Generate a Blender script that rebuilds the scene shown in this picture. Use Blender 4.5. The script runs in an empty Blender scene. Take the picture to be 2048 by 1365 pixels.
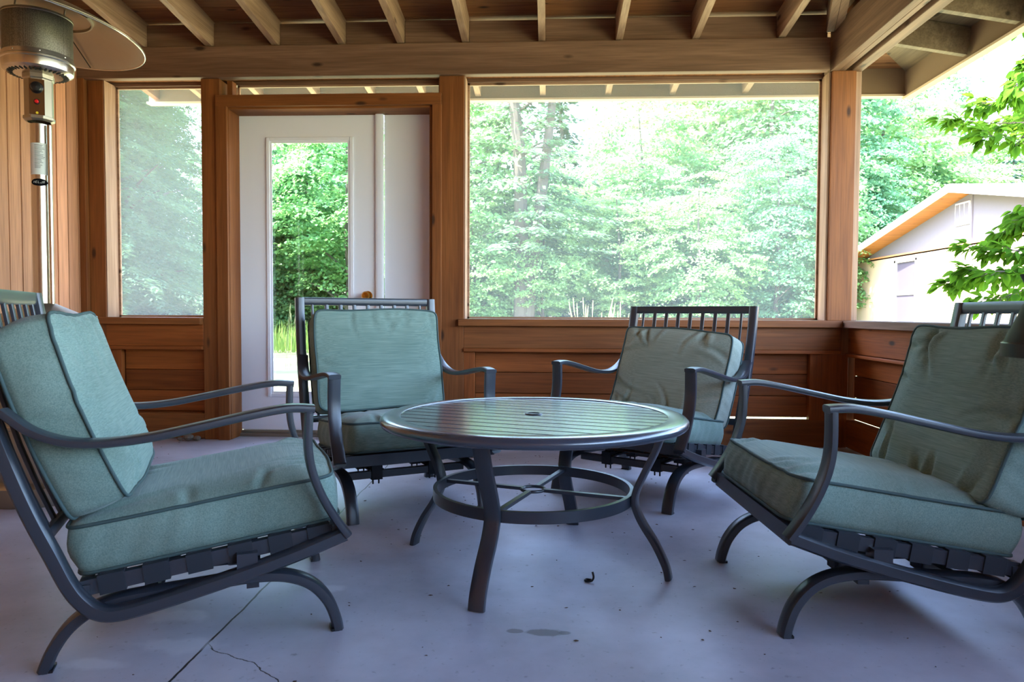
import bpy, bmesh, math, random
import numpy as np
from mathutils import Matrix, Vector
random.seed(7); RNG = np.random.default_rng(11)
R = math.radians

# ------------------------------------------------------------------ camera
F, CAM_H = 1450.0, 0.776
yaw, pitch, roll = math.atan(73/F), math.atan(54/F), .0045
fw = Vector((-math.sin(yaw)*math.cos(pitch), math.cos(yaw)*math.cos(pitch), -math.sin(pitch)))
r0 = Vector((math.cos(yaw), math.sin(yaw), 0)); u0 = r0.cross(fw)
rt = r0*math.cos(roll)+u0*math.sin(roll); up = u0*math.cos(roll)-r0*math.sin(roll)
cd = bpy.data.cameras.new('camera'); cam = bpy.data.objects.new('camera', cd)
bpy.context.scene.collection.objects.link(cam)
cd.sensor_fit = 'HORIZONTAL'; cd.sensor_width = 36; cd.lens = 36*F/2048; cd.clip_start = .05; cd.clip_end = 300
cam.matrix_world = Matrix(((rt.x, up.x, -fw.x, 0), (rt.y, up.y, -fw.y, 0), (rt.z, up.z, -fw.z, CAM_H), (0, 0, 0, 1)))
cd.dof.use_dof = True; cd.dof.focus_distance = 2.9; cd.dof.aperture_fstop = 11
bpy.context.scene.camera = cam

# ------------------------------------------------------------------ sky, sun, exposure
sc = bpy.context.scene
world = bpy.data.worlds.new('sky'); sc.world = world; world.use_nodes = True
wn = world.node_tree.nodes; wl = world.node_tree.links
sky = wn.new('ShaderNodeTexSky'); sky.sky_type = 'NISHITA'; sky.sun_disc = False
sky.sun_elevation = R(55); sky.sun_rotation = R(-105); sky.air_density = 1.0; sky.dust_density = 2.0; sky.ozone_density = 1.2
bg = wn['Background']; wl.new(sky.outputs[0], bg.inputs[0]); bg.inputs[1].default_value = .60
sd = bpy.data.lights.new('sun', 'SUN'); sd.energy = 7.5; sd.angle = R(.8); sd.color = (1, .95, .86)
so = bpy.data.objects.new('sun', sd); sc.collection.objects.link(so)
so.rotation_euler = Vector((-.62, -.38, 1.1)).to_track_quat('Z', 'Y').to_euler()
sc.view_settings.view_transform = 'Standard'; sc.view_settings.look = 'None'
sc.view_settings.gamma = 1.0; sc.view_settings.use_curve_mapping = False
sc.view_settings.exposure = 2.5

# ------------------------------------------------------------------ helpers
COL = sc.collection
class MB:
    def __init__(s): s.v = []; s.f = []
    def add(s, vs, fs):
        n = len(s.v); s.v += [tuple(v) for v in vs]; s.f += [tuple(i+n for i in f) for f in fs]; return s
    def box(s, x0, x1, y0, y1, z0, z1):
        return s.add([(x0,y0,z0),(x1,y0,z0),(x1,y1,z0),(x0,y1,z0),(x0,y0,z1),(x1,y0,z1),(x1,y1,z1),(x0,y1,z1)],
                     [(0,3,2,1),(4,5,6,7),(0,1,5,4),(1,2,6,5),(2,3,7,6),(3,0,4,7)])
    def bar(s, a, b, w, h, upv=(0,0,1)):          # box from a to b, w sideways, h along up
        a = Vector(a); b = Vector(b); d = (b-a).normalized(); sd_ = d.cross(Vector(upv)).normalized(); u = sd_.cross(d)
        vs = []
        for p in (a, b):
            for i, j in ((-1,-1),(1,-1),(1,1),(-1,1)): vs.append(p+sd_*w/2*i+u*h/2*j)
        return s.add(vs, [(0,1,2,3),(7,6,5,4),(0,4,5,1),(1,5,6,2),(2,6,7,3),(3,7,4,0)])
    def sweep(s, pts, w, t, lat=(1,0,0), rnd=.35, cap=True):   # rounded-rectangle section, w along lat, t across
        P = [Vector(p) for p in pts]; lat = Vector(lat); n = len(P)
        W = w if hasattr(w, '__len__') else [w]*n; T = t if hasattr(t, '__len__') else [t]*n
        K = []
        for a in range(16):
            an = 2*math.pi*(a+.5)/16; c, q = math.cos(an), math.sin(an)
            m = 1/max(1e-6, (abs(c)**5+abs(q)**5)**(1/5)); K.append((c*m, q*m))
        vs = []
        for i, p in enumerate(P):
            d = (P[min(i+1,n-1)]-P[max(i-1,0)]).normalized()
            nn = d.cross(lat).normalized(); l2 = nn.cross(d).normalized()
            for c, q in K: vs.append(p+l2*c*W[i]/2+nn*q*T[i]/2)
        fs = []
        for i in range(n-1):
            for j in range(16):
                fs.append((i*16+j, i*16+(j+1)%16, (i+1)*16+(j+1)%16, (i+1)*16+j))
        if cap: fs += [tuple(range(15,-1,-1)), tuple((n-1)*16+j for j in range(16))]
        return s.add(vs, fs)
    def tube(s, pts, r, seg=10, closed=False):
        P = [Vector(p) for p in pts]; n = len(P); rr = r if hasattr(r, '__len__') else [r]*n
        vs = []; prev = None
        for i, p in enumerate(P):
            if closed: d = (P[(i+1)%n]-P[(i-1)%n])
            else: d = (P[min(i+1,n-1)]-P[max(i-1,0)])
            d.normalize()
            ref = prev if prev is not None else (Vector((0,0,1)) if abs(d.z) < .9 else Vector((1,0,0)))
            a = (ref-d*ref.dot(d)); a = a.normalized() if a.length > 1e-6 else d.orthogonal().normalized(); prev = a
            b = d.cross(a)
            for k in range(seg):
                an = 2*math.pi*k/seg; vs.append(p+(a*math.cos(an)+b*math.sin(an))*rr[i])
        fs = []
        for i in range(n if closed else n-1):
            j = (i+1) % n
            for k in range(seg): fs.append((i*seg+k, i*seg+(k+1)%seg, j*seg+(k+1)%seg, j*seg+k))
        if not closed: fs += [tuple(range(seg-1,-1,-1)), tuple((n-1)*seg+k for k in range(seg))]
        return s.add(vs, fs)
    def lathe(s, prof, seg=48, c=(0,0,0), closed=False):
        vs = []; n = len(prof)
        for r, z in prof:
            for k in range(seg):
                a = 2*math.pi*k/seg; vs.append((c[0]+r*math.cos(a), c[1]+r*math.sin(a), c[2]+z))
        fs = []
        for i in range(n if closed else n-1):
            j = (i+1) % n
            for k in range(seg): fs.append((i*seg+k, i*seg+(k+1)%seg, j*seg+(k+1)%seg, j*seg+k))
        return s.add(vs, fs)
    def build(s, name, m, parent=None, smooth=False, bevel=0, sharp=35):
        me = bpy.data.meshes.new(name); me.from_pydata(s.v, [], s.f); me.update()
        bm = bmesh.new(); bm.from_mesh(me); bmesh.ops.recalc_face_normals(bm, faces=bm.faces); bm.to_mesh(me); bm.free()
        if smooth:
            me.shade_smooth(); me.set_sharp_from_angle(angle=R(sharp))
        me.materials.append(m)
        o = bpy.data.objects.new(name, me); COL.objects.link(o)
        if parent: o.parent = parent
        if bevel:
            b = o.modifiers.new('bevel', 'BEVEL'); b.width = bevel; b.segments = 2; b.limit_method = 'ANGLE'
        return o
def npmesh(name, verts, faces, m, parent=None, smooth=False):     # verts (n,3), faces (m,k) numpy
    me = bpy.data.meshes.new(name); k = faces.shape[1]
    me.vertices.add(len(verts)); me.vertices.foreach_set('co', verts.astype(np.float32).ravel())
    me.loops.add(faces.size); me.loops.foreach_set('vertex_index', faces.astype(np.int32).ravel())
    me.polygons.add(len(faces)); me.polygons.foreach_set('loop_start', np.arange(0, faces.size, k, dtype=np.int32))
    me.update(calc_edges=True)
    if smooth: me.shade_smooth()
    me.materials.append(m)
    o = bpy.data.objects.new(name, me); COL.objects.link(o)
    if parent: o.parent = parent
    return o
def cr(pts, n=6):                                                   # Catmull-Rom through points
    P = [Vector(p) for p in pts]; out = []
    for i in range(len(P)-1):
        a, b, c, d = P[max(i-1,0)], P[i], P[i+1], P[min(i+2,len(P)-1)]
        for k in range(n):
            t = k/n; out.append(.5*((2*b)+(c-a)*t+(2*a-5*b+4*c-d)*t*t+(3*b-a-3*c+d)*t**3))
    out.append(P[-1]); return out
def empty(name, loc=(0,0,0), rz=0):
    o = bpy.data.objects.new(name, None); COL.objects.link(o); o.location = loc; o.rotation_euler = (0,0,rz)
    o.empty_display_size = .1; return o
def tag(o, label=None, cat=None, group=None, kind=None):
    if label: o['label'] = label
    if cat: o['category'] = cat
    if group: o['group'] = group
    if kind: o['kind'] = kind
    return o
def struct(o): o['kind'] = 'structure'; return o
def copy_tree(o, parent=None):
    c = o.copy(); COL.objects.link(c); c.parent = parent
    for ch in o.children: copy_tree(ch, c)
    return c

# ------------------------------------------------------------------ materials
def hexl(h):
    c = [int(h[i:i+2], 16)/255 for i in (0,2,4)]
    return tuple([(x/12.92 if x <= .04045 else ((x+.055)/1.055)**2.4) for x in c]+[1])
def mat(name, col, rough=.5, metal=0, spec=.5, bump=0, bscale=200):
    m = bpy.data.materials.new(name); m.use_nodes = True; n = m.node_tree.nodes; l = m.node_tree.links; b = n['Principled BSDF']
    b.inputs['Base Color'].default_value = col if len(col) == 4 else (*col, 1)
    b.inputs['Roughness'].default_value = rough; b.inputs['Metallic'].default_value = metal; b.inputs['Specular IOR Level'].default_value = spec
    tc = n.new('ShaderNodeTexCoord')
    nz = n.new('ShaderNodeTexNoise'); nz.inputs['Scale'].default_value = bscale if bump else 12; l.new(tc.outputs['Object'], nz.inputs['Vector'])
    if bump:
        bp = n.new('ShaderNodeBump'); bp.inputs['Strength'].default_value = bump; bp.inputs['Distance'].default_value = .002
        l.new(nz.outputs['Fac'], bp.inputs['Height']); l.new(bp.outputs[0], b.inputs['Normal'])
    else:
        mr = n.new('ShaderNodeMapRange'); mr.inputs[3].default_value = max(0, rough-.06); mr.inputs[4].default_value = min(1, rough+.06)
        l.new(nz.outputs['Fac'], mr.inputs[0]); l.new(mr.outputs[0], b.inputs['Roughness'])
    return m
def ramp(n, stops):
    r = n.new('ShaderNodeValToRGB'); e = r.color_ramp.elements
    e[0].position, e[0].color = stops[0]; e[1].position, e[1].color = stops[-1]
    for p, c in stops[1:-1]:
        x = e.new(p); x.color = c
    return r
def wood(name, c1, c2, knot, axis, rough=.6, board=.14, off=0., cell_axis=None, spec=.3):
    """grain runs along axis (0 x, 1 y, 2 z); cell_axis: boards differ along that axis"""
    m = bpy.data.materials.new(name); m.use_nodes = True; n = m.node_tree.nodes; l = m.node_tree.links; b = n['Principled BSDF']
    tc = n.new('ShaderNodeTexCoord')
    sep = n.new('ShaderNodeSeparateXYZ'); l.new(tc.outputs['Object'], sep.inputs[0])
    vec = tc.outputs['Object']; rnd = None
    if cell_axis is not None:
        a = n.new('ShaderNodeMath'); a.operation = 'SUBTRACT'; l.new(sep.outputs[cell_axis], a.inputs[0]); a.inputs[1].default_value = off
        d = n.new('ShaderNodeMath'); d.operation = 'DIVIDE'; l.new(a.outputs[0], d.inputs[0]); d.inputs[1].default_value = board
        fl = n.new('ShaderNodeMath'); fl.operation = 'FLOOR'; l.new(d.outputs[0], fl.inputs[0])
        wn_ = n.new('ShaderNodeTexWhiteNoise'); wn_.noise_dimensions = '1D'; l.new(fl.outputs[0], wn_.inputs['W'])
        sc_ = n.new('ShaderNodeVectorMath'); sc_.operation = 'SCALE'; l.new(wn_.outputs['Color'], sc_.inputs[0]); sc_.inputs['Scale'].default_value = 13
        ad = n.new('ShaderNodeVectorMath'); ad.operation = 'ADD'; l.new(vec, ad.inputs[0]); l.new(sc_.outputs[0], ad.inputs[1]); vec = ad.outputs[0]
        rnd = wn_.outputs['Value']
    mp = n.new('ShaderNodeMapping'); l.new(vec, mp.inputs[0])
    s = [16, 16, 16]; s[axis] = 1.1; mp.inputs['Scale'].default_value = s
    nz = n.new('ShaderNodeTexNoise'); nz.inputs['Scale'].default_value = 1; nz.inputs['Detail'].default_value = 5; nz.inputs['Distortion'].default_value = .8
    l.new(mp.outputs[0], nz.inputs['Vector'])
    mp2 = n.new('ShaderNodeMapping'); l.new(vec, mp2.inputs[0]); s2 = [110, 110, 110]; s2[axis] = 4; mp2.inputs['Scale'].default_value = s2
    nf = n.new('ShaderNodeTexNoise'); nf.inputs['Scale'].default_value = 1; nf.inputs['Detail'].default_value = 2; l.new(mp2.outputs[0], nf.inputs['Vector'])
    rp = ramp(n, [(.28, c2), (.5, tuple((p+q)/2 for p, q in zip(c1, c2))), (.68, c1)]); l.new(nz.outputs['Fac'], rp.inputs[0])
    # knots
    mp3 = n.new('ShaderNodeMapping'); l.new(vec, mp3.inputs[0]); s3 = [9, 9, 9]; s3[axis] = 3.4; mp3.inputs['Scale'].default_value = s3
    vo = n.new('ShaderNodeTexVoronoi'); vo.inputs['Scale'].default_value = .8; l.new(mp3.outputs[0], vo.inputs['Vector'])
    kr = ramp(n, [(.05, (1,1,1,1)), (.12, (0,0,0,1))]); l.new(vo.outputs['Distance'], kr.inputs[0])
    mx = n.new('ShaderNodeMixRGB'); l.new(kr.outputs[0], mx.inputs[0]); l.new(rp.outputs[0], mx.inputs[1]); mx.inputs[2].default_value = knot
    ml = n.new('ShaderNodeMixRGB'); ml.blend_type = 'MULTIPLY'; ml.inputs[0].default_value = .55
    l.new(mx.outputs[0], ml.inputs[1])
    fr = ramp(n, [(.3, (.62,.58,.55,1)), (.6, (1.08,1.06,1.04,1))]); l.new(nf.outputs['Fac'], fr.inputs[0]); l.new(fr.outputs[0], ml.inputs[2])
    out = ml.outputs[0]
    if rnd is not None:
        hv = n.new('ShaderNodeHueSaturation'); mr = n.new('ShaderNodeMapRange'); l.new(rnd, mr.inputs[0]); mr.inputs[3].default_value = .75; mr.inputs[4].default_value = 1.25
        l.new(mr.outputs[0], hv.inputs['Value']); l.new(out, hv.inputs['Color']); out = hv.outputs[0]
    l.new(out, b.inputs['Base Color'])
    b.inputs['Roughness'].default_value = rough; b.inputs['Specular IOR Level'].default_value = spec
    bp = n.new('ShaderNodeBump'); bp.inputs['Strength'].default_value = .25; bp.inputs['Distance'].default_value = .003
    l.new(nf.outputs['Fac'], bp.inputs['Height']); l.new(bp.outputs[0], b.inputs['Normal'])
    return m
POST = [hexl(c) for c in ('8A5226', '723F1B', '40220F')]
PLNK = [hexl(c) for c in ('96501F', '743B12', '35190A')]
BEAM = [hexl(c) for c in ('866450', '684A38', '382218')]
PALE = [hexl(c) for c in ('B08C72', '8C6A52', '523828')]
LEFT = [hexl(c) for c in ('C98F68', 'B47C58', '6A4028')]
M = {}
for k, t in (('post', POST), ('plank', PLNK), ('beam', BEAM), ('pale', PALE), ('left', LEFT)):
    for a in (0, 1, 2): M[k+'xyz'[a]] = wood(k+'_wood_'+'xyz'[a], *t, a)
M['panel_front'] = wood('cedar_planks_front', *PLNK, 0, board=.128, off=.168, cell_axis=2)
M['panel_right'] = wood('cedar_planks_right', *PLNK, 1, board=.128, off=.168, cell_axis=2)
M['left_boards'] = wood('left_wall_boards', *LEFT, 2, board=.095, off=0, cell_axis=1)
M['deck'] = wood('ceiling_boards', hexl('8F5F3C'), hexl('6B4027'), hexl('2E1A10'), 0, board=.14, off=0, cell_axis=1)
M['osb'] = mat('fascia_board_inside', hexl('7A604A'), .9, bump=.6, bscale=120)
M['soffit'] = wood('weathered_plywood', hexl('7C6650'), hexl('5E4A38'), hexl('38291D'), 1)
M['fascia'] = mat('pale_fascia_paint', hexl('C9AD93'), .7)
M['white'] = mat('white_door_paint', hexl('EEEEF4'), .35)
M['brass'] = mat('brass', hexl('C08A3A'), .25, 1)
M['alu'] = mat('aluminium_threshold', hexl('8C8478'), .45, .6)
M['metal'] = mat('bronze_grey_powder_coat', hexl('2C3038'), .30, .0, .7, bump=.15, bscale=900)
M['table_metal'] = mat('satin_table_coat', hexl('343B48'), .26, .0, .8, bump=.12, bscale=700)
M['table_metal'].node_tree.nodes['Principled BSDF'].inputs['Coat Weight'].default_value = .7
M['table_metal'].node_tree.nodes['Principled BSDF'].inputs['Coat Roughness'].default_value = .16
M['strap'] = mat('black_webbing', hexl('20242C'), .75)
M['black'] = mat('black_plastic', hexl('101012'), .35)
M['sticker'] = mat('matt_black_sticker', hexl('0C0C0E'), .85, 0, .1)
M['red'] = mat('red_plastic', hexl('D0181C'), .3)
M['chrome'] = mat('brushed_steel', hexl('C9C2B4'), .24, 1)
M['chrome_dull'] = mat('dull_steel', hexl('A79E8C'), .42, 1)
M['dark_in'] = mat('burner_dark', hexl('15130F'), .8)
M['paper'] = mat('white_label', hexl('D8DAD2'), .6)
M['ink'] = mat('grey_print', hexl('5A5C58'), .7)
M['yellow'] = mat('yellow_sticker', hexl('E0C020'), .6)
M['piping'] = mat('dark_green_piping', hexl('3B4E4C'), .8)
M['dirt'] = mat('dry_leaf_brown', hexl('4A3424'), .95)
M['twig'] = mat('twig_brown', hexl('4A4036'), .9)
M['bark'] = mat('grey_bark', hexl('4C4742'), .95, bump=.8, bscale=18)
M['stone'] = mat('rough_stone', hexl('6B6258'), .95, bump=1, bscale=60)

def emesh(name, dens, tint):
    m = bpy.data.materials.new(name); m.use_nodes = True; n = m.node_tree.nodes; l = m.node_tree.links; n.remove(n['Principled BSDF'])
    t = n.new('ShaderNodeBsdfTransparent'); d = n.new('ShaderNodeBsdfDiffuse'); d.inputs[0].default_value = tint
    tr = n.new('ShaderNodeBsdfTranslucent'); tr.inputs[0].default_value = tint
    a = n.new('ShaderNodeMixShader'); a.inputs[0].default_value = .5; l.new(d.outputs[0], a.inputs[1]); l.new(tr.outputs[0], a.inputs[2])
    x = n.new('ShaderNodeMixShader')
    tc = n.new('ShaderNodeTexCoord'); nz = n.new('ShaderNodeTexNoise'); nz.inputs['Scale'].default_value = 1.5; l.new(tc.outputs['Object'], nz.inputs[0])
    mr = n.new('ShaderNodeMapRange'); mr.inputs[3].default_value = dens*.85; mr.inputs[4].default_value = dens*1.15; l.new(nz.outputs[0], mr.inputs[0]); l.new(mr.outputs[0], x.inputs[0])
    l.new(t.outputs[0], x.inputs[1]); l.new(a.outputs[0], x.inputs[2]); l.new(x.outputs[0], n['Material Output'].inputs[0])
    return m
M['screen'] = emesh('insect_mesh', .16, (.62,.66,.7,1))
M['screen_dense'] = emesh('hazy_insect_mesh', .24, (.62,.66,.7,1))  # denser mix, the narrow opening's stronger haze put into the mesh
def glassm():
    m = bpy.data.materials.new('door_glass'); m.use_nodes = True; n = m.node_tree.nodes; l = m.node_tree.links; n.remove(n['Principled BSDF'])
    t = n.new('ShaderNodeBsdfTransparent'); t.inputs[0].default_value = (.93,.98,.97,1); g = n.new('ShaderNodeBsdfGlossy'); g.inputs['Roughness'].default_value = .02
    fr = n.new('ShaderNodeFresnel'); fr.inputs[0].default_value = 1.45; x = n.new('ShaderNodeMixShader')
    l.new(fr.outputs[0], x.inputs[0]); l.new(t.outputs[0], x.inputs[1]); l.new(g.outputs[0], x.inputs[2]); l.new(x.outputs[0], n['Material Output'].inputs[0]); return m
M['glass'] = glassm()

def fabric(name, c1, c2, axis=0):
    m = bpy.data.materials.new(name); m.use_nodes = True; n = m.node_tree.nodes; l = m.node_tree.links; b = n['Principled BSDF']
    tc = n.new('ShaderNodeTexCoord'); mp = n.new('ShaderNodeMapping'); l.new(tc.outputs['Object'], mp.inputs[0])
    s = [400, 400, 400]; s[axis] = 9; mp.inputs['Scale'].default_value = s
    nz = n.new('ShaderNodeTexNoise'); nz.inputs['Scale'].default_value = 1; nz.inputs['Detail'].default_value = 3; l.new(mp.outputs[0], nz.inputs[0])
    big = n.new('ShaderNodeTexNoise'); big.inputs['Scale'].default_value = 3; big.inputs['Detail'].default_value = 4; l.new(tc.outputs['Object'], big.inputs[0])
    rp = ramp(n, [(.22, c2), (.5, tuple(.5*(p+q) for p, q in zip(c1, c2))), (.78, c1)]); l.new(nz.outputs['Fac'], rp.inputs[0])
    mx = n.new('ShaderNodeMixRGB'); mx.blend_type = 'MULTIPLY'; mx.inputs[0].default_value = .5; l.new(rp.outputs[0], mx.inputs[1])
    br = ramp(n, [(.35, (.70,.74,.72,1)), (.6, (1.1,1.1,1.1,1))]); l.new(big.outputs['Fac'], br.inputs[0]); l.new(br.outputs[0], mx.inputs[2])
    l.new(mx.outputs[0], b.inputs['Base Color']); b.inputs['Roughness'].default_value = .9; b.inputs['Specular IOR Level'].default_value = .15
    b.inputs['Sheen Weight'].default_value = .15
    bp = n.new('ShaderNodeBump'); bp.inputs['Strength'].default_value = .25; bp.inputs['Distance'].default_value = .001
    l.new(nz.outputs['Fac'], bp.inputs['Height']); l.new(bp.outputs[0], b.inputs['Normal'])
    return m
M['fabric'] = fabric('sage_teal_slub_fabric', hexl('86988C'), hexl('5E756C'))
M['fabric_grey'] = fabric('faded_sage_slub_fabric', hexl('A4A898'), hexl('7C8376'))

def concrete():
    m = bpy.data.materials.new('porch_concrete'); m.use_nodes = True; n = m.node_tree.nodes; l = m.node_tree.links; b = n['Principled BSDF']
    tc = n.new('ShaderNodeTexCoord'); P = tc.outputs['Object']
    a = n.new('ShaderNodeTexNoise'); a.inputs['Scale'].default_value = 1.6; a.inputs['Detail'].default_value = 6; a.inputs['Roughness'].default_value = .6; l.new(P, a.inputs[0])
    rp = ramp(n, [(.3, hexl('8E8C96')), (.5, hexl('ACACB8')), (.7, hexl('C4C6D2'))]); l.new(a.outputs['Fac'], rp.inputs[0])
    sp = n.new('ShaderNodeTexNoise'); sp.inputs['Scale'].default_value = 55; sp.inputs['Detail'].default_value = 3; l.new(P, sp.inputs[0])
    sr = ramp(n, [(.24, (.55,.53,.52,1)), (.36, (1,1,1,1))]); l.new(sp.outputs['Fac'], sr.inputs[0])
    mx = n.new('ShaderNodeMixRGB'); mx.blend_type = 'MULTIPLY'; mx.inputs[0].default_value = .8; l.new(rp.outputs[0], mx.inputs[1]); l.new(sr.outputs[0], mx.inputs[2])
    cur = mx.outputs[0]
    sep = n.new('ShaderNodeSeparateXYZ'); l.new(P, sep.inputs[0])
    def math_(op, x, y=None):
        q = n.new('ShaderNodeMath'); q.operation = op
        for i, v in enumerate((x, y)):
            if v is None: continue
            if isinstance(v, (int, float)): q.inputs[i].default_value = v
            else: l.new(v, q.inputs[i])
        return q.outputs[0]
    wob = n.new('ShaderNodeTexNoise'); wob.inputs['Scale'].default_value = 7; wob.inputs['Detail'].default_value = 5; l.new(P, wob.inputs[0])
    wv = math_('MULTIPLY', math_('SUBTRACT', wob.outputs['Fac'], .5), .05)
    def line(px, py, dx, dy, wdt, y0, y1, wobk=1.):
        L = math.hypot(dx, dy); nx, ny = -dy/L, dx/L
        d = math_('ADD', math_('MULTIPLY', sep.outputs[0], nx), math_('MULTIPLY', sep.outputs[1], ny))
        d = math_('SUBTRACT', d, nx*px+ny*py); d = math_('ADD', d, math_('MULTIPLY', wv, wobk)); d = math_('ABSOLUTE', d)
        msk = math_('LESS_THAN', d, wdt)
        return math_('MULTIPLY', msk, math_('MULTIPLY', math_('GREATER_THAN', sep.outputs[1], y0), math_('LESS_THAN', sep.outputs[1], y1)))
    k1 = line(-.80, 2.2, -.01, 1, .0028, -9, 9, .35)
    k2 = line(-.745, 1.60, .16, -.115, .0013, 1.3, 1.64, 1.6)
    k3 = line(-.1, 3.9, 1, .12, .0015, 3.0, 4.4, 3)
    kk = math_('MAXIMUM', k1, math_('MAXIMUM', k2, k3))
    m2 = n.new('ShaderNodeMixRGB'); l.new(kk, m2.inputs[0]); l.new(cur, m2.inputs[1]); m2.inputs[2].default_value = hexl('33302F'); cur = m2.outputs[0]
    def blot(cx, cy, rx, ry, col, fac, soft=.25, nk=22, wb=.5):
        nonlocal cur
        w2 = n.new('ShaderNodeTexNoise'); w2.inputs['Scale'].default_value = nk; w2.inputs['Detail'].default_value = 3; l.new(P, w2.inputs[0])
        ex = math_('DIVIDE', math_('SUBTRACT', sep.outputs[0], cx), rx); ey = math_('DIVIDE', math_('SUBTRACT', sep.outputs[1], cy), ry)
        d = math_('SQRT', math_('ADD', math_('MULTIPLY', ex, ex), math_('MULTIPLY', ey, ey)))
        d = math_('ADD', d, math_('MULTIPLY', math_('SUBTRACT', w2.outputs['Fac'], .5), wb*2))
        mr = n.new('ShaderNodeMapRange'); l.new(d, mr.inputs[0]); mr.inputs[1].default_value = 1-soft; mr.inputs[2].default_value = 1; mr.inputs[3].default_value = fac; mr.inputs[4].default_value = 0
        q = n.new('ShaderNodeMixRGB'); l.new(mr.outputs[0], q.inputs[0]); l.new(cur, q.inputs[1]); q.inputs[2].default_value = col; cur = q.outputs[0]
    blot(-.078, 1.745, .021, .013, hexl('6E6A6C'), .8)
    blot(.000, 1.742, .050, .022, hexl('6A6668'), .8, wb=.7)
    blot(.042, 1.742, .018, .012, hexl('6A6668'), .7)
    for cx, cy, rx, ry, f in ((-.95,1.78,.10,.05,.5), (-.86,1.62,.12,.05,.45), (-.62,1.99,.07,.03,.45), (-.99,1.52,.08,.03,.4), (-.7,2.12,.05,.02,.35)):
        blot(cx, cy, rx, ry, hexl('DADBE2'), f, .5, 14, .9)
    blot(-.3, 3.9, 1.5, .45, hexl('6E5F50'), .5, .7, 5, .6)
    blot(1.3, 3.9, 1.0, .4, hexl('6A5444'), .5, .7, 5, .6)
    l.new(cur, b.inputs['Base Color'])
    rr = n.new('ShaderNodeMapRange'); l.new(a.outputs['Fac'], rr.inputs[0]); rr.inputs[3].default_value = .34; rr.inputs[4].default_value = .52; l.new(rr.outputs[0], b.inputs['Roughness'])
    b.inputs['Specular IOR Level'].default_value = .5
    bp = n.new('ShaderNodeBump'); bp.inputs['Strength'].default_value = .25; bp.inputs['Distance'].default_value = .004; l.new(a.outputs['Fac'], bp.inputs['Height']); l.new(bp.outputs[0], b.inputs['Normal'])
    return m
M['concrete'] = concrete()

def leafm(name, c, ct, tr=.45, var=.25, rough=.5):
    m = bpy.data.materials.new(name); m.use_nodes = True; n = m.node_tree.nodes; l = m.node_tree.links; n.remove(n['Principled BSDF'])
    d = n.new('ShaderNodeBsdfDiffuse'); t = n.new('ShaderNodeBsdfTranslucent'); x = n.new('ShaderNodeMixShader'); x.inputs[0].default_value = tr
    tc = n.new('ShaderNodeTexCoord'); nz = n.new('ShaderNodeTexNoise'); nz.inputs['Scale'].default_value = 1.3; nz.inputs['Detail'].default_value = 6; l.new(tc.outputs['Object'], nz.inputs[0])
    oi = n.new('ShaderNodeObjectInfo')
    for sh, col in ((d, c), (t, ct)):
        hv = n.new('ShaderNodeHueSaturation'); hv.inputs['Color'].default_value = col
        mr = n.new('ShaderNodeMapRange'); mr.inputs[1].default_value = .3; mr.inputs[2].default_value = .7; mr.inputs[3].default_value = 1-var; mr.inputs[4].default_value = 1+var; l.new(nz.outputs['Fac'], mr.inputs[0])
        l.new(mr.outputs[0], hv.inputs['Value'])
        mh = n.new('ShaderNodeMapRange'); mh.inputs[3].default_value = .47; mh.inputs[4].default_value = .53; l.new(oi.outputs['Random'], mh.inputs[0]); l.new(mh.outputs[0], hv.inputs['Hue'])
        l.new(hv.outputs[0], sh.inputs[0])
    l.new(d.outputs[0], x.inputs[1]); l.new(t.outputs[0], x.inputs[2]); l.new(x.outputs[0], n['Material Output'].inputs[0]); return m
M['maple'] = leafm('maple_leaf', (.19,.35,.16,1), (.27,.46,.16,1))
M['maple2'] = leafm('blue_green_leaf', (.14,.29,.16,1), (.19,.38,.17,1))
M['hemlock'] = leafm('hemlock_needles', (.09,.16,.10,1), (.11,.20,.10,1), .35)
M['spruce'] = leafm('blue_spruce_needles', (.11,.19,.16,1), (.11,.18,.15,1), .2)
M['near_leaf'] = leafm('bright_near_leaf', (.07,.14,.015,1), (.13,.22,.015,1), .5, .4)
M['grass'] = leafm('meadow_grass', (.22,.30,.09,1), (.28,.38,.1,1), .35)
M['stalk'] = leafm('pale_grass_stalk', (.42,.42,.2,1), (.4,.4,.2,1), .3)

# ------------------------------------------------------------------ the porch
YF, YB = 4.32, 4.48                       # inside and outside face of the front wall
XL, XR = -2.85, 1.75
fl = MB().box(XL-.05, 1.92, -1.7, 4.62, -.12, 0).build('floor', M['concrete']); struct(fl)

SL = .101                                  # roof pitch
def deckz(y): return 2.53+SL*(4.32-y)
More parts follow.
